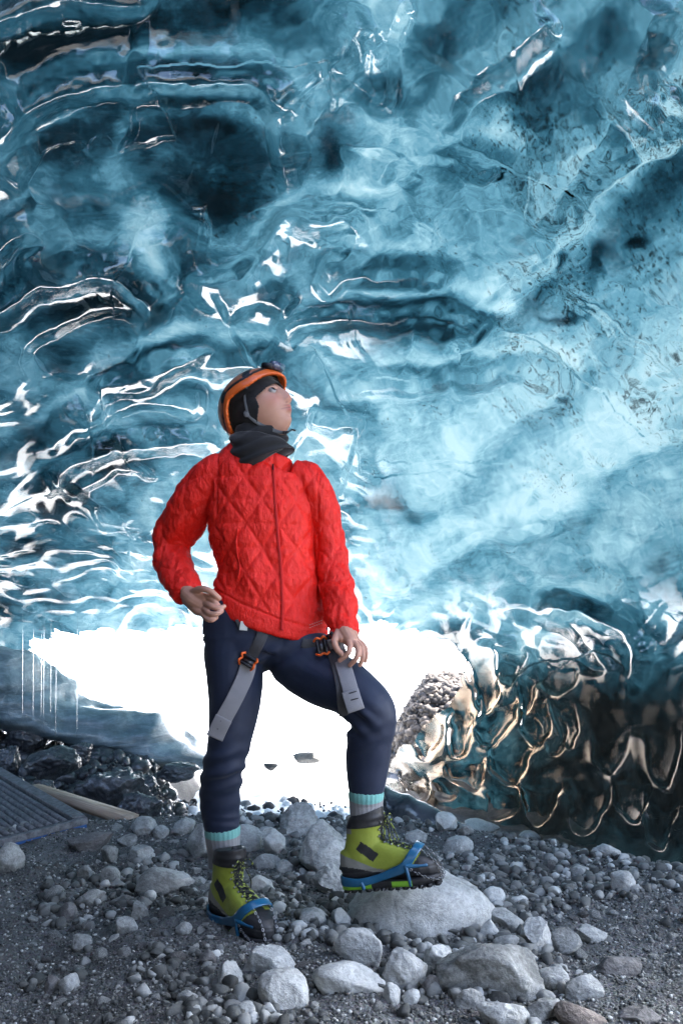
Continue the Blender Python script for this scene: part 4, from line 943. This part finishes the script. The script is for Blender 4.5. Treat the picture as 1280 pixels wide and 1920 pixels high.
v, f = chain_tube([on(tree_j, 512, 871, .009)[0], on(tree_j, 512, 880, .011)[0]], [.003, .0022]); mesh_obj('zip_pull', v, f, DMET, jacket)
for pl in ([(446, 992), (443, 1015), (445, 1040), (450, 1062), (446, 1085)], [(596, 1092), (600, 1110), (598, 1130), (590, 1148)]):
    pp = np.array([on(tree_j, x, y, 0.002)[0] for x, y in dense(pl, 6)]); ribbon('pocket_piping', pp, 0.0045, 0.004, RED, jacket)
nt = NT('pale_print'); PRN = nt.done(nt.prin(Base_Color=(0.75, 0.35, 0.33), Roughness=0.6))
parts = []
for i in range(6):
    for dy in (0, 5):
        a0 = on(tree_j, 580+i*4.2, 1172+dy-i*1.6, 0.0022)[0]; a1 = on(tree_j, 582.6+i*4.2, 1171+dy-i*1.6, 0.0022)[0]
        parts.append(ribbon(None, [a0, (a0+a1)/2, a1], 0.0022, 0.0008, None, None))
v, f = merge(parts); mesh_obj('logo_print', v, f, PRN, jacket)
# --- neck gaiter: a bunched black tube
gst = [(499, 868, PD-.01, 40, .080, 5), (494, 862, PD-.01, 56, .092, 4), (490, 852, PD-.01, 61, .094, 3), (489, 842, PD-.005, 60, .088, 2), (490, 834, PD, 57, .080, 4), (492, 829, PD, 51, .070, 6), (494, 833, PD, 45, .062, 6), (495, 842, PD, 42, .060, 4)]
v, f = limb(gst, k=72, sub=7); v = np.asarray(v); ux, uy = pix(v)
c = np.array([P(488, 850, PD)])
dirn = v-c; dirn[:, 2] *= 0.2; dirn /= np.linalg.norm(dirn, axis=1, keepdims=True)
v = v+dirn*(0.0045*np.sin((uy+0.25*ux+9*vnoise(v*9, 601))/3.6)+0.003*fbm(v*12, 602, 2))[:, None]
gaiter = mesh_obj('neck_gaiter', v, f[:-2], BLACK, person); sm = gaiter.modifiers.new('s', 'SOLIDIFY'); sm.thickness = 0.003
# --- hood under the helmet
g = head_surface(HV, 0.0, face=False); g = g+HV*0.0055
fc = g[HF].mean(axis=1); X, Y, Z = fc[:, 0], fc[:, 1], fc[:, 2]
edge = 0.028-0.046*sstep(-0.015, -0.075, Z)+0.034*sstep(0.018, 0.052, Z)-0.0*X
openf = (Y > edge) & (Z < 0.041-0.05*(np.abs(X)/0.06)**2*0.4)
under = (Z < -0.064) & (Y > -0.055)
hood = mesh_obj('hood', to_world(g+0.0012*fbm(g*60, 611, 3)[:, None]*HV), HF[~(openf | under)], BLACK, person); hood.modifiers.new('s', 'SOLIDIFY').thickness = 0.003
# --- helmet
hm = HV*np.array([0.104, 0.124, 0.106])+np.array([0, -0.014, 0.020])
fc = hm[HF].mean(axis=1)
def rim(y, x): return 0.040+0.004*np.cos(y*20)-0.085*sstep(-0.035, -0.125, y)+0.020*sstep(0.02, 0.10, y)
hh = fc[:, 2]-rim(fc[:, 1], fc[:, 0])
keepf = hh > 0
hh = hh[keepf]; ff = HF[keepf]; yc = fc[keepf][:, 1]; xc = fc[keepf][:, 0]
hv_ = hm+HV*(0.003*np.exp(-((hm[:, 2]-rim(hm[:, 1], hm[:, 0])-0.031)/0.002)**2)-0.003*np.exp(-((hm[:, 2]-rim(hm[:, 1], hm[:, 0])-0.037)/0.005)**2))[:, None]
mi = np.zeros(len(ff), np.int32); mi[(hh > 0.024) & (hh < 0.040)] = 1; mi[hh >= 0.040] = 2
mi[(hh > 0.040) & (np.abs(np.sin(yc*34+0.6)) > 0.93)] = 1
nt = NT('orange_shell'); OR = nt.done(nt.prin(Base_Color=nt.mix(nt.noise(30, 4, .6), (0.70, 0.11, 0.012), (0.85, 0.16, 0.02)), Roughness=0.35, Coat_Weight=0.4, Coat_Roughness=0.15))
nt = NT('copper_shell'); OR2 = nt.done(nt.prin(Base_Color=nt.mix(nt.noise(40, 4, .7), (0.30, 0.09, 0.04), (0.55, 0.20, 0.10)), Roughness=0.3, Coat_Weight=0.6, Coat_Roughness=0.12))
nt = NT('black_plastic'); BP = nt.done(nt.prin(Base_Color=(0.012, 0.012, 0.014), Roughness=0.4))
helmet = mesh_obj('helmet', to_world(hv_), ff, [OR, BP, OR2], person); helmet.data.polygons.foreach_set('material_index', mi)
so = helmet.modifiers.new('s', 'SOLIDIFY'); so.thickness = 0.009; so.offset = -1
lin = HV*np.array([0.090, 0.111, 0.094])+np.array([0, -0.014, 0.018]); fc2 = lin[HF].mean(axis=1)
mesh_obj('helmet_padding', to_world(lin), HF[fc2[:, 2] > rim(fc2[:, 1], fc2[:, 0])-0.012*(fc2[:, 1] < 0.05)], BLACK, helmet)
nt = NT('lamp_glass'); LG = nt.done(nt.prin(Base_Color=(0.06, 0.075, 0.13), Roughness=0.12, Coat_Weight=1.0))
def hbox(c, s, rot=(0, 0, 0), bev=0.3):
    b = bmesh.new(); bmesh.ops.create_cube(b, size=2); bmesh.ops.bevel(b, geom=b.edges[:], offset=bev, segments=3, affect='EDGES')
    m = Euler([R(a) for a in rot]).to_matrix(); v = np.array([(m@Vector((q.co.x*s[0], q.co.y*s[1], q.co.z*s[2]))+Vector(c))[:] for q in b.verts]); f = [tuple(x.index for x in p.verts) for p in b.faces]; b.free(); return v, f
v, f = hbox((0, 0.090, 0.098), (0.034, 0.024, 0.011), (-38, 0, 0), .2); mesh_obj('headlamp', to_world(v), f, BP, helmet)
v, f = hbox((0, 0.108, 0.092), (0.030, 0.012, 0.012), (-38, 0, 0), .2); mesh_obj('headlamp_lens', to_world(v), f, LG, helmet)
STR = fabric('grey_webbing', (0.10, 0.105, 0.115), 0.7, 0.1, 500, 0.4)
tree_h = bvh(person, hood, helmet)
pts = [on(tree_h, x, y, 0.004, 3.0)[0] for x, y in dense([(461, 722), (460, 745), (463, 765), (466, 778)], 5)]
pts = np.array(pts); pts[:3] += (pts[3]-pts[:3])*0.0
cs = ribbon('chin_strap', pts, 0.011, 0.002, STR, helmet)
pts = np.array([on(tree_h, x, y, 0.004, 3.0)[0] for x, y in dense([(463, 776), (476, 788), (490, 797), (508, 805), (526, 811), (538, 811)], 5)])
pts[1:-1] = (pts[:-2]+pts[1:-1]+pts[2:])/3; ribbon('chin_strap', pts, 0.011, 0.002, STR, helmet)
c = on(tree_h, 462, 776, 0.006, 3.0)[0]; v, f = ball(c, (0.009, 0.004, 0.011)); mesh_obj('strap_buckle', v, f, STR, helmet)
v, f = chain_tube([pts[-1], np.array(P(546, 806, PD-.03)), np.array(P(553, 807, PD-.03))], [.004, .003, .003]); mesh_obj('strap_end', v, f, BP, helmet)

# --- socks
nt = NT('sock')
z_ = nt.node('ShaderNodeSeparateXYZ', {0: nt.tc}).outputs[2]
SOCKG = fabric('grey_sock', (0.26, 0.26, 0.27), 0.9, .3, 400, .5); SOCKT = fabric('turquoise_sock', (0.17, 0.42, 0.39), 0.9, .3, 400, .5)
for st, ytop in (([(416, 1546, PD+.045, 29, .045), (417, 1556, PD+.045, 32.5, .050), (418, 1575, PD+.05, 31, .048), (420, 1600, PD+.055, 29, .045), (421, 1625, PD+.055, 29, .045)], 1563),
                 ([(686, 1478, PD-.145, 29, .045), (686, 1488, PD-.145, 32.5, .05), (686, 1505, PD-.14, 31, .047), (687, 1525, PD-.14, 30, .045), (688, 1545, PD-.14, 30, .045)], 1496)):
    v, f = limb(st, k=96, sub=8); v = np.asarray(v); cen = v.reshape(-1, 96, 3).mean(axis=1, keepdims=True); rr = v.reshape(-1, 96, 3)-cen
    rr = rr*(1+0.012*np.sign(np.sin(np.arange(96)*2*math.pi/4)))[None, :, None]; v = (cen+rr).reshape(-1, 3)
    o = mesh_obj('sock', v, f, [SOCKG, SOCKT], person); _, uy = pix(v)
    o.data.polygons.foreach_set('material_index', np.array([int(q_//96 < 12) for q_ in range(len(f))], np.int32))

# --- boots
LIME = fabric('lime_leather', (0.27, 0.315, 0.035), 0.65, 0.1, 200, 0.3); nt = NT('rubber'); RUB = nt.done(nt.prin(Base_Color=(0.018, 0.018, 0.020), Roughness=0.5, Normal=nt.bump(nt.noise(300, 2), .3, .001)))
GREYP = fabric('grey_leather', (0.22, 0.215, 0.19), 0.7, .1, 200, .3); nt = NT('green_sole'); GSOLE = nt.done(nt.prin(Base_Color=(0.22, 0.50, 0.03), Roughness=0.45))
nt = NT('blue_elastomer'); BLUE = nt.done(nt.prin(Base_Color=nt.mix(nt.noise(30, 4, .6), (0.008, 0.07, 0.16), (0.012, 0.13, 0.25)), Roughness=0.3, Coat_Weight=0.3))
nt = NT('steel'); STEEL = nt.done(nt.prin(Base_Color=(0.30, 0.31, 0.33), Metallic=1.0, Roughness=0.32)); nt = NT('lace_cord'); LACE = nt.done(nt.prin(Base_Color=nt.mix(nt.math('GREATER_THAN', nt.noise(120, 2), .55), (0.02, 0.022, 0.02), (0.25, 0.30, 0.05)), Roughness=0.8))
def halfw(x): return np.interp(x, [0, .02, .06, .11, .16, .20, .235, .262, .280, .288], [.018, .031, .035, .034, .040, .046, .044, .034, .018, .004])
def topz(x): return np.interp(x, [0, .03, .09, .13, .17, .21, .245, .272, .288], [.10, .11, .132, .122, .105, .089, .077, .062, .040])
def ell(x, w, h, z0, k=32, p=0.75):
    th = np.linspace(0, 2*math.pi, k, endpoint=False); return np.stack([np.full(k, x), np.sign(np.cos(th))*np.abs(np.cos(th))**p*w, z0+h+np.sign(np.sin(th))*np.abs(np.sin(th))**p*h], -1)
def boot(M, seed, lean=.022, sc=1.0):
    Mn = np.array(M.to_3x3()); T = np.array(M.translation)
    W = lambda v: (np.asarray(v)*sc)@Mn.T+T
    xs_ = np.linspace(0.0, .286, 34); low = loft([ell(x, halfw(x)+.001, (topz(x)-.010)/2, .010) for x in xs_])
    zs = np.linspace(.05, .205, 14); th = np.linspace(0, 2*math.pi, 32, endpoint=False); rings = []
    for z in zs:
        t = (z-.05)/.155; cx_ = .058+lean*t; hx = np.interp(t, [0, .35, .6, .8, 1], [.070, .058, .054, .056, .052]); hy = np.interp(t, [0, .35, .6, .85, 1], [.037, .036, .038, .042, .040])
        rings.append(np.stack([cx_+np.cos(th)*hx, np.sin(th)*hy, z+np.cos(th)*.010*t], -1))
    shaft = loft(rings)
    v, f, n = fused([low, shaft], 0.0028, 6)
    X, Y, Z = v[:, 0], v[:, 1], v[:, 2]
    fr = np.exp(-((Z-topz(np.clip(X, 0, .28)))/.02)**2)*(X > .10)*(X < .215)
    d = 0.0014*fbm(v*34, seed, 3)+fr*(-.003)*np.exp(-(Y/.014)**2)
    d += -0.0018*np.exp(-((Z-(.044+.10*np.clip(X-.03, -1, 0.0)))/.0018)**2)                       # joint of rubber rand and leather
    d += 0.0016*np.exp(-((Z-.168)/.006)**2)+0.0016*np.exp(-((Z-.188)/.006)**2)
    v = v+n*d[:, None]
    fa = np.asarray(f); c = v[fa].mean(axis=1); X, Y, Z = c[:, 0], c[:, 1], np.asarray(c[:, 2])
    mi = np.zeros(len(fa), np.int32); ay = np.abs(Y)
    rand_h = np.interp(X, [0, .05, .10, .16, .21, .235, .25, .29], [.062, .055, .040, .036, .046, .075, .10, .10])
    gy_ = (Z < rand_h+.030*np.clip(1-X/.14, 0, 1)+.004) & (X < .15); mi[gy_] = 2
    mi[Z < rand_h] = 1
    mi[(Z > .163+.08*np.clip(.03-X, 0, 1))] = 1; mi[(Z > .150) & (Z <= .164) & (X < .05)] = 2
    patch = (np.abs((X-.088)*0.75+(Z-.098)*-0.66) < .030) & (np.abs((X-.088)*.66+(Z-.098)*.75) < .014) & (ay > .02); mi[patch] = 1
    tong = (ay < .013) & (X > .105) & (Z > .06); mi[tong] = 1
    o = mesh_obj('boot', W(v), f, [LIME, RUB, GREYP], person); o.data.polygons.foreach_set('material_index', mi)
    # sole with lugs
    rings = []
    for z, g_ in ((-.004, -.002), (-.004, .001), (.004, .003), (.012, .0035), (.016, .001)):
        xx = np.concatenate([np.linspace(-.002, .290, 40), np.linspace(.290, -.002, 40)]); ww = np.concatenate([halfw(np.linspace(0, .288, 40)), -halfw(np.linspace(.288, 0, 40))])
        rings.append(np.stack([xx, ww+np.sign(ww)*g_, np.full(80, z)+.004*sstep(.20, .28, xx)+.0*xx], -1))
    v1, f1_ = loft(rings); parts = [(v1, f1_)]
    s_ = mesh_obj('sole', W(v1), f1_, [RUB, GSOLE], o)
    s_.data.polygons.foreach_set('material_index', np.array([int(len(p) == 4 and (np.mean([v1[i][0] for i in p]) < .085 or .15 < np.mean([v1[i][0] for i in p]) < .21) and np.mean([v1[i][2] for i in p]) < .011) for p in f1_], np.int32))
    lug = []
    for x in np.arange(.01, .275, .022):
        for sy in (-1, 1):
            w = halfw(x); lug.append(hbox((x, sy*w*.62, -.008), (.0075, w*.34, .006), (0, 0, sy*12), .25))
    v1, f1_ = merge(lug); mesh_obj('tread', W(v1), f1_, RUB, o)
    tr = BVHTree.FromPolygons([Vector(q) for q in v], [tuple(int(i) for i in q) for q in fa])
    def top(x, y, off=.0025):
        h, nn, i_, d_ = tr.ray_cast(Vector((x+.12*0, y, .35)), Vector((0, 0, -1))); 
        return (h+nn*off) if h else Vector((x, y, topz(x)))
    def side(z, y, off=.0025):
        h, nn, i_, d_ = tr.ray_cast(Vector((.4, y, z)), Vector((-1, 0, 0))); return (h+nn*off) if h else Vector((.1, y, z))
    # laces and hooks
    rows = [top(.215, 0), top(.197, 0), top(.179, 0), top(.161, 0), top(.143, 0)]
    L = []; hk = []; prev = None
    for i in range(9):
        if i < 5: x = .213-.019*i; a_, b_ = top(x, -.017-.0006*i), top(x, .017+.0006*i)
        else: z = .115+.019*(i-5); a_, b_ = side(z, -.018), side(z, .018)
        hk += [ball(a_, (.0032, .0032, .0032), sub=2), ball(b_, (.0032, .0032, .0032), sub=2)]
        if prev:
            for p_, q_, lift in ((prev[0], b_, .0045), (prev[1], a_, .0065)):
                m_ = (p_+q_)/2; m_ = m_+Vector((.35, 0, .9)).normalized()*lift; L.append(chain_tube([p_, m_, q_], [.0026]*3, k=8))
        prev = (a_, b_)
    k_ = side(.178, 0, .006); rr_ = random.Random(seed)
    for s_y in (-1, 1):
        L.append(chain_tube([k_, k_+Vector((.012, s_y*.016, .012)), k_+Vector((.012, s_y*.030, -.004)), k_+Vector((.004, s_y*.016, -.012)), k_], [.002]*5, k=8))
        L.append(chain_tube([k_, k_+Vector((.014, s_y*.010, -.018)), k_+Vector((.020, s_y*.020, -.042)), k_+Vector((.026, s_y*.016, -.062))], [.002]*4, k=8))
    v1, f1_ = merge(L); mesh_obj('lace', W(v1), f1_, LACE, o); [mesh_obj('lace_hook', W(v1), f1_, STEEL, o) for v1, f1_ in hk]
    v1, f1_ = hbox((.118, 0, .198), (.006, .024, .022), (0, -14, 0), .4); mesh_obj('tongue', W(v1), f1_, BP, o)
    v1, f1_ = hbox((.1255, 0, .206), (.0016, .013, .003), (0, -14, 0), .3); mesh_obj('tongue_label', W(v1), f1_, BLUE, o)
    # elastic band of the ice grips: low round the heel, climbing over the toes
    path = [(-.006, 0, .022), (.004, .026, .020), (.05, .040, .016), (.10, .040, .022), (.15, .046, .036), (.19, .050, .050), (.218, .044, .080), (.232, .026, .096), (.236, 0, .100)]
    full = path+[(x, -y, z) for x, y, z in path[-2:0:-1]]
    cl = []; m_ = len(full)
    for i in range(m_):
        p0, p1, p2, p3 = (np.array(full[(i+k2) % m_]) for k2 in (-1, 0, 1, 2))
        for j in range(8):
            t = j/8; cl.append(0.5*(2*p1+(p2-p0)*t+(2*p0-5*p1+4*p2-p3)*t*t+(3*p1-p0-3*p2+p3)*t**3))
    cl = np.array(cl); wd = np.interp(cl[:, 0], [-.01, .05, .12, .18, .24], [.028, .022, .020, .027, .024])
    nrm = np.stack([(cl[:, 0]-.12)*.25, cl[:, 1], np.clip(cl[:, 2]-.06, 0, 1)*1.4], -1)
    Tn = np.roll(cl, -1, 0)-np.roll(cl, 1, 0); nrm = nrm/np.linalg.norm(nrm, axis=1, keepdims=True)
    Tn /= np.linalg.norm(Tn, axis=1, keepdims=True); Wd = np.cross(Tn, nrm); Wd /= np.linalg.norm(Wd, axis=1, keepdims=True); nrm = np.cross(Wd, Tn)
    rings = np.stack([cl+Wd*wd[:, None]/2*a2+nrm*.0022*b2 for a2, b2 in ((-1, -1), (1, -1), (1, .6), (.7, 1), (-.7, 1), (-1, .6))], 1); rings = np.concatenate([rings, rings[:1]])
    pr = [loft(rings, False)]
    for sy in (-1, 1):
        for x0_, z0_ in ((.196, .055), (.060, .016)):
            pr.append(chain_tube([(x0_, sy*.049 if x0_ > .1 else sy*.041, z0_), (x0_+.004, sy*.050 if x0_ > .1 else sy*.042, z0_*.5), (x0_+.006, sy*.044, .0)], [.006, .005, .0055], k=10))
        pr.append(chain_tube([(.196, sy*.049, .052), (.222, sy*.045, .05), (.252, sy*.035, .048)], [.006, .005, .005], k=10))
    v1, f1_ = merge(pr); mesh_obj('grip_band', W(v1), f1_, BLUE, o)
    def links(a_, b_, sag, n=7):
        a_, b_ = np.array(a_), np.array(b_); out = []
        for i in range(n):
            t = (i+.5)/n; c_ = a_*(1-t)+b_*t+np.array(sag)*4*t*(1-t); d_ = (b_-a_)/n*0.72; u_ = np.cross(d_, [0.3, 0.2, 1] if i % 2 else [0, 1, 0.2]); u_ = u_/np.linalg.norm(u_)*.0032
            ring = [c_-d_*.5, c_-d_*.35+u_, c_+d_*.35+u_, c_+d_*.5, c_+d_*.35-u_, c_-d_*.35-u_, c_-d_*.5]
            out.append(chain_tube(ring, [.0013]*7, k=6, sub=2, cap=False))
        return merge(out)
    ch = [links((.205, sy*.050, .045), (.262, sy*.036, .010), (.004, sy*.004, -.004)) for sy in (-1, 1)]+[links((.234, .026, .092), (.290, .018, .006), (.012, 0, .006), 9), links((.234, -.026, .092), (.290, -.018, .006), (.012, 0, .006), 9),
          links((.262, .036, .008), (.290, 0, .006), (.008, .008, 0), 6), links((.262, -.036, .008), (.290, 0, .006), (.008, -.008, 0), 6)]+[links((x, -.045, -.006), (x+.03, .045, -.006), (0, 0, -.010), 9) for x in (.06, .12, .17, .23)]
    for v1, f1_ in ch: mesh_obj('chain', W(v1), f1_, STEEL, o)
    sp_ = []
    for x, y in ((.05, .02), (.05, -.02), (.16, .026), (.16, -.026), (.20, 0), (.23, .024), (.23, -.024), (.26, 0)):
        c_ = np.array([(x-.004, y-.003, -.010), (x+.004, y-.003, -.010), (x+.004, y+.003, -.010), (x-.004, y+.003, -.010), (x, y, -.024)]); sp_.append((c_, [(0, 1, 2, 3), (0, 4, 1), (1, 4, 2), (2, 4, 3), (3, 4, 0)]))
    v1, f1_ = merge(sp_); mesh_obj('spikes', W(v1), f1_, STEEL, o, smooth=False)
    return o
def frame(org, f_, up_hint):
    f_ = f_.normalized(); l_ = up_hint.cross(f_).normalized(); u_ = f_.cross(l_); M = Matrix((f_, l_, u_)).transposed().to_4x4(); M.translation = org; return M
b1_ = boot(frame(P(647, 1662, PD-.13), Vector((1, -.26, .150)), Vector((-.02, .0, 1))), 701, .034)
hl = P(402, 1716, 3.15); tl_ = P(506, 1774, 2.91)
b2_ = boot(frame(hl, tl_-hl+Vector((0, 0, 0.0)), Vector((-.06, 0.03, 1))), 702, .022, 1.08)

# --- climbing harness: belt loops, buckles, hanging webbing
WEB = fabric('light_grey_webbing', (0.23, 0.225, 0.24), 0.6, .1, 700, .5); WEBD = fabric('dark_grey_webbing', (0.05, 0.05, 0.056), 0.7, .1, 700, .5)
nt = NT('orange_metal'); ORM = nt.done(nt.prin(Base_Color=(0.80, 0.13, 0.02), Roughness=0.35, Metallic=0.3)); nt = NT('grey_metal'); GM = nt.done(nt.prin(Base_Color=(0.09, 0.09, 0.10), Metallic=0.7, Roughness=0.35))
harness = empty('harness'); harness.parent = person
def strap(pl, w, mat, off=.006, n=6, name='strap', smooth_n=3, th=.003):
    q = np.array([on(tree_t, x, y, off, 2.95)[0] for x, y in dense(pl, n)])
    for _ in range(smooth_n): q[1:-1] = (q[:-2]+q[1:-1]*2+q[2:])/4
    return ribbon(name, q, w, th, mat, harness)
strap([(497, 1175), (490, 1195), (482, 1212), (472, 1230), (466, 1242)], .034, WEBD)
strap([(466, 1240), (462, 1262), (450, 1290), (436, 1318), (421, 1345), (402, 1382)], .049, WEB, off=.012)
strap([(440, 1350), (424, 1350)][:0] or [(420, 1346), (411, 1364), (402, 1384)], .052, WEB, off=.0175)
strap([(566, 1205), (580, 1208), (600, 1206), (616, 1200), (628, 1190)], .030, WEBD)
strap([(610, 1196), (618, 1215), (628, 1240), (636, 1268), (640, 1296), (642, 1325), (646, 1342)], .030, WEBD, off=.008)
strap([(626, 1196), (636, 1225), (648, 1262), (658, 1298), (666, 1330)], .044, WEB, off=.014)
strap([(656, 1295), (661, 1312), (668, 1333)], .049, WEB, off=.020)
strap([(447, 1160), (452, 1170), (457, 1176)], .024, WEBD); 
nt = NT('white_label'); WL = nt.done(nt.prin(Base_Color=(0.5, 0.5, 0.48), Roughness=0.7)); strap([(459, 1166), (457, 1174), (456, 1182)], .024, WL, off=.009, name='label', th=.001)
for (a_, b_, mat) in (((391, 1350), (405, 1353), BP), ((395, 1363), (410, 1366), BP), ((651, 1298), (662, 1296), BP), ((653, 1312), (664, 1310), BP)):
    pass
def stitch(x0, y0, x1, y1, off):
    q = np.array([on(tree_t, x0*(1-t)+x1*t, y0*(1-t)+y1*t, off, 2.95)[0] for t in np.linspace(0, 1, 5)]); v, f = chain_tube(q, [.0014]*5, k=6); mesh_obj('stitching', v, f, BP, harness)
stitch(402, 1348, 414, 1352, .0205); stitch(396, 1363, 409, 1367, .0205); stitch(654, 1300, 668, 1296, .0230); stitch(657, 1313, 671, 1309, .0230)
def buckle(x, y, ang, off):
    c_ = np.array(on(tree_t, x, y, off, 2.95)[0]); a_ = R(ang); ex = np.array([math.cos(a_), -.25, -math.sin(a_)]); ex /= np.linalg.norm(ex); vw = np.array([0, -1, 0.1]); ey = np.cross(ex, vw); ey /= np.linalg.norm(ey); nz = np.cross(ex, ey); nz *= -1 if nz[1] > 0 else 1
    e = empty('buckle'); 
    v, f = hbox((0, 0, 0), (.021, .013, .006), (0, 0, 0), .35); v = c_+np.outer(v[:, 0], ex)+np.outer(v[:, 1], ey)+np.outer(v[:, 2], nz); o = mesh_obj('buckle', v, f, GM, harness)
    bpy.data.objects.remove(e)
    bars = []
    for s_, z_ in ((-.013, .009), (.010, .011)): bars.append(chain_tube([c_-ex*.020+ey*s_+nz*z_*.6, c_+ey*s_+nz*z_, c_+ex*.020+ey*s_+nz*z_*.6], [.0045]*3, k=10))
    v, f = merge(bars); mesh_obj('buckle_bar', v, f, DMET, harness)
    orr = []
    for s_ in (-1, 1):
        q = [c_+ex*s_*.020-ey*.020+nz*.004, c_+ex*s_*.027-ey*.012+nz*.012, c_+ex*s_*.022-ey*.003+nz*.008, c_+ex*s_*.026+ey*.008+nz*.012, c_+ex*s_*.020+ey*.018+nz*.004]; orr.append(chain_tube(q, [.0036]*5, k=10))
    v, f = merge(orr); mesh_obj('buckle_lever', v, f, ORM, harness)
buckle(466, 1241, 28, .016); buckle(602, 1213, 78, .018)

# ------------------------------------------------------------------ walkway, plank, drips
nt = NT('dusty_metal'); n = nt.noise(40, 5, .7); DM = nt.done(nt.prin(Base_Color=nt.ramp(n, [(.35, (.07, .072, .078)), (.65, (.22, .225, .235))]), Roughness=.6, Metallic=0.3, Normal=nt.bump(n, .4, .004)))
nt = NT('blue_paint'); BPN = nt.done(nt.prin(Base_Color=(0.02, 0.10, 0.30), Roughness=0.4))
c2 = P(146, 1541, 4.35); P1 = P(0, 1454, 5.35); av = (P1-c2).normalized(); bv = Vector((-av.y, av.x, 0)).normalized()
if bv.x > 0: bv = -bv
bv = (bv+Vector((0, 0, -.13))).normalized(); nv = av.cross(bv).normalized(); nv = nv if nv.z > 0 else -nv
LA_, LB_ = 2.4, 1.3
walk = empty('walkway', c2); tag(walk, 'ribbed metal walkway with blue frame at the left edge', 'walkway')
s_ = np.linspace(0.02, LB_, 560); hgt_ = 0.011*np.tanh(3*np.sin(s_*2*math.pi/0.034))
def wp(a_, b_, n_): return np.array(tuple(av))*a_+np.array(tuple(bv))*b_+np.array(tuple(nv))*n_
rows = np.array([[wp(a_, b_, h_) for b_, h_ in zip(s_, hgt_)] for a_ in np.linspace(0.02, LA_, 10)])
mesh_obj('deck', rows.reshape(-1, 3), grid_faces(560, 10), DM, walk).modifiers.new('s', 'SOLIDIFY').thickness = .004
def beam(a0, a1, b0, b1, n0, n1, mat, name):
    c = [wp(a_, b_, n_) for a_ in (a0, a1) for b_ in (b0, b1) for n_ in (n0, n1)]
    f = [(0, 1, 3, 2), (4, 6, 7, 5), (0, 4, 5, 1), (2, 3, 7, 6), (0, 2, 6, 4), (1, 5, 7, 3)]
    o = mesh_obj(name, c, f, mat, walk, smooth=False); bv_ = o.modifiers.new('b', 'BEVEL'); bv_.width = .003; bv_.segments = 2; return o
beam(-.0, LA_, -.035, .018, -.02, .022, DM, 'edge_rail'); beam(-.03, .0, -.035, LB_, -.012, .016, DM, 'edge_rail'); beam(-.026, -.004, -.03, LB_, -.036, -.013, BPN, 'frame_beam'); beam(0, LA_, -.03, -.008, -.05, -.021, BPN, 'frame_beam')
beam(-.022, .012, -.03, .0, -.15, -.037, BPN, 'frame_leg'); beam(-.026, .02, .0, .012, -.12, -.037, BPN, 'frame_leg')
nt = NT('weathered_plank'); mp = nt.node('ShaderNodeMapping', {'Vector': nt.tc, 'Scale': (1, 12, 12)}).outputs[0]; n = nt.noise(4, 5, .6, vec=mp)
WD = nt.done(nt.prin(Base_Color=nt.ramp(n, [(.3, (.22, .15, .10)), (.7, (.50, .40, .30))]), Roughness=.7))
a_ = P(60, 1478, 5.3); b_ = P(247, 1537, 4.75); d_ = (b_-a_); L_ = d_.length; v, f = hbox((0, 0, 0), (L_/2, .045, .020), (0, 0, 0), .08)
plank = mesh_obj('plank', v, f, WD); tag(plank, 'long pale wooden plank lying between walkway and dark boulders', 'plank')
ex = d_.normalized(); ez = (Vector((0, 0, 1))-ex*ex.z).normalized(); ey = ez.cross(ex); plank.matrix_world = Matrix.Translation((a_+b_)/2)@Matrix((ex, ey, ez)).transposed().to_4x4()
# water dripping from the roof on the left
nt = NT('water'); WT = nt.done(nt.node('ShaderNodeBsdfGlass', {'IOR': 1.33, 'Roughness': 0.02, 'Color': (1, 1, 1, 1)}).outputs[0])
parts = []; rw = random.Random(3)
for x in (64, 79, 84, 97, 106, 44, 146):
    y = rw.uniform(1010, 1260); D = rw.uniform(6.6, 7.4)
    y1 = rw.uniform(1380, 1500); parts.append(chain_tube([P(x, y, D), P(x-1, (y+y1)/2, D), P(x-2, y1, D)], [.0007, .0009, .0007], k=6))
v, f = merge(parts); tag(mesh_obj('water_drips', v, f, WT), 'thin threads of water dripping from the roof at the left', 'water', kind='stuff')
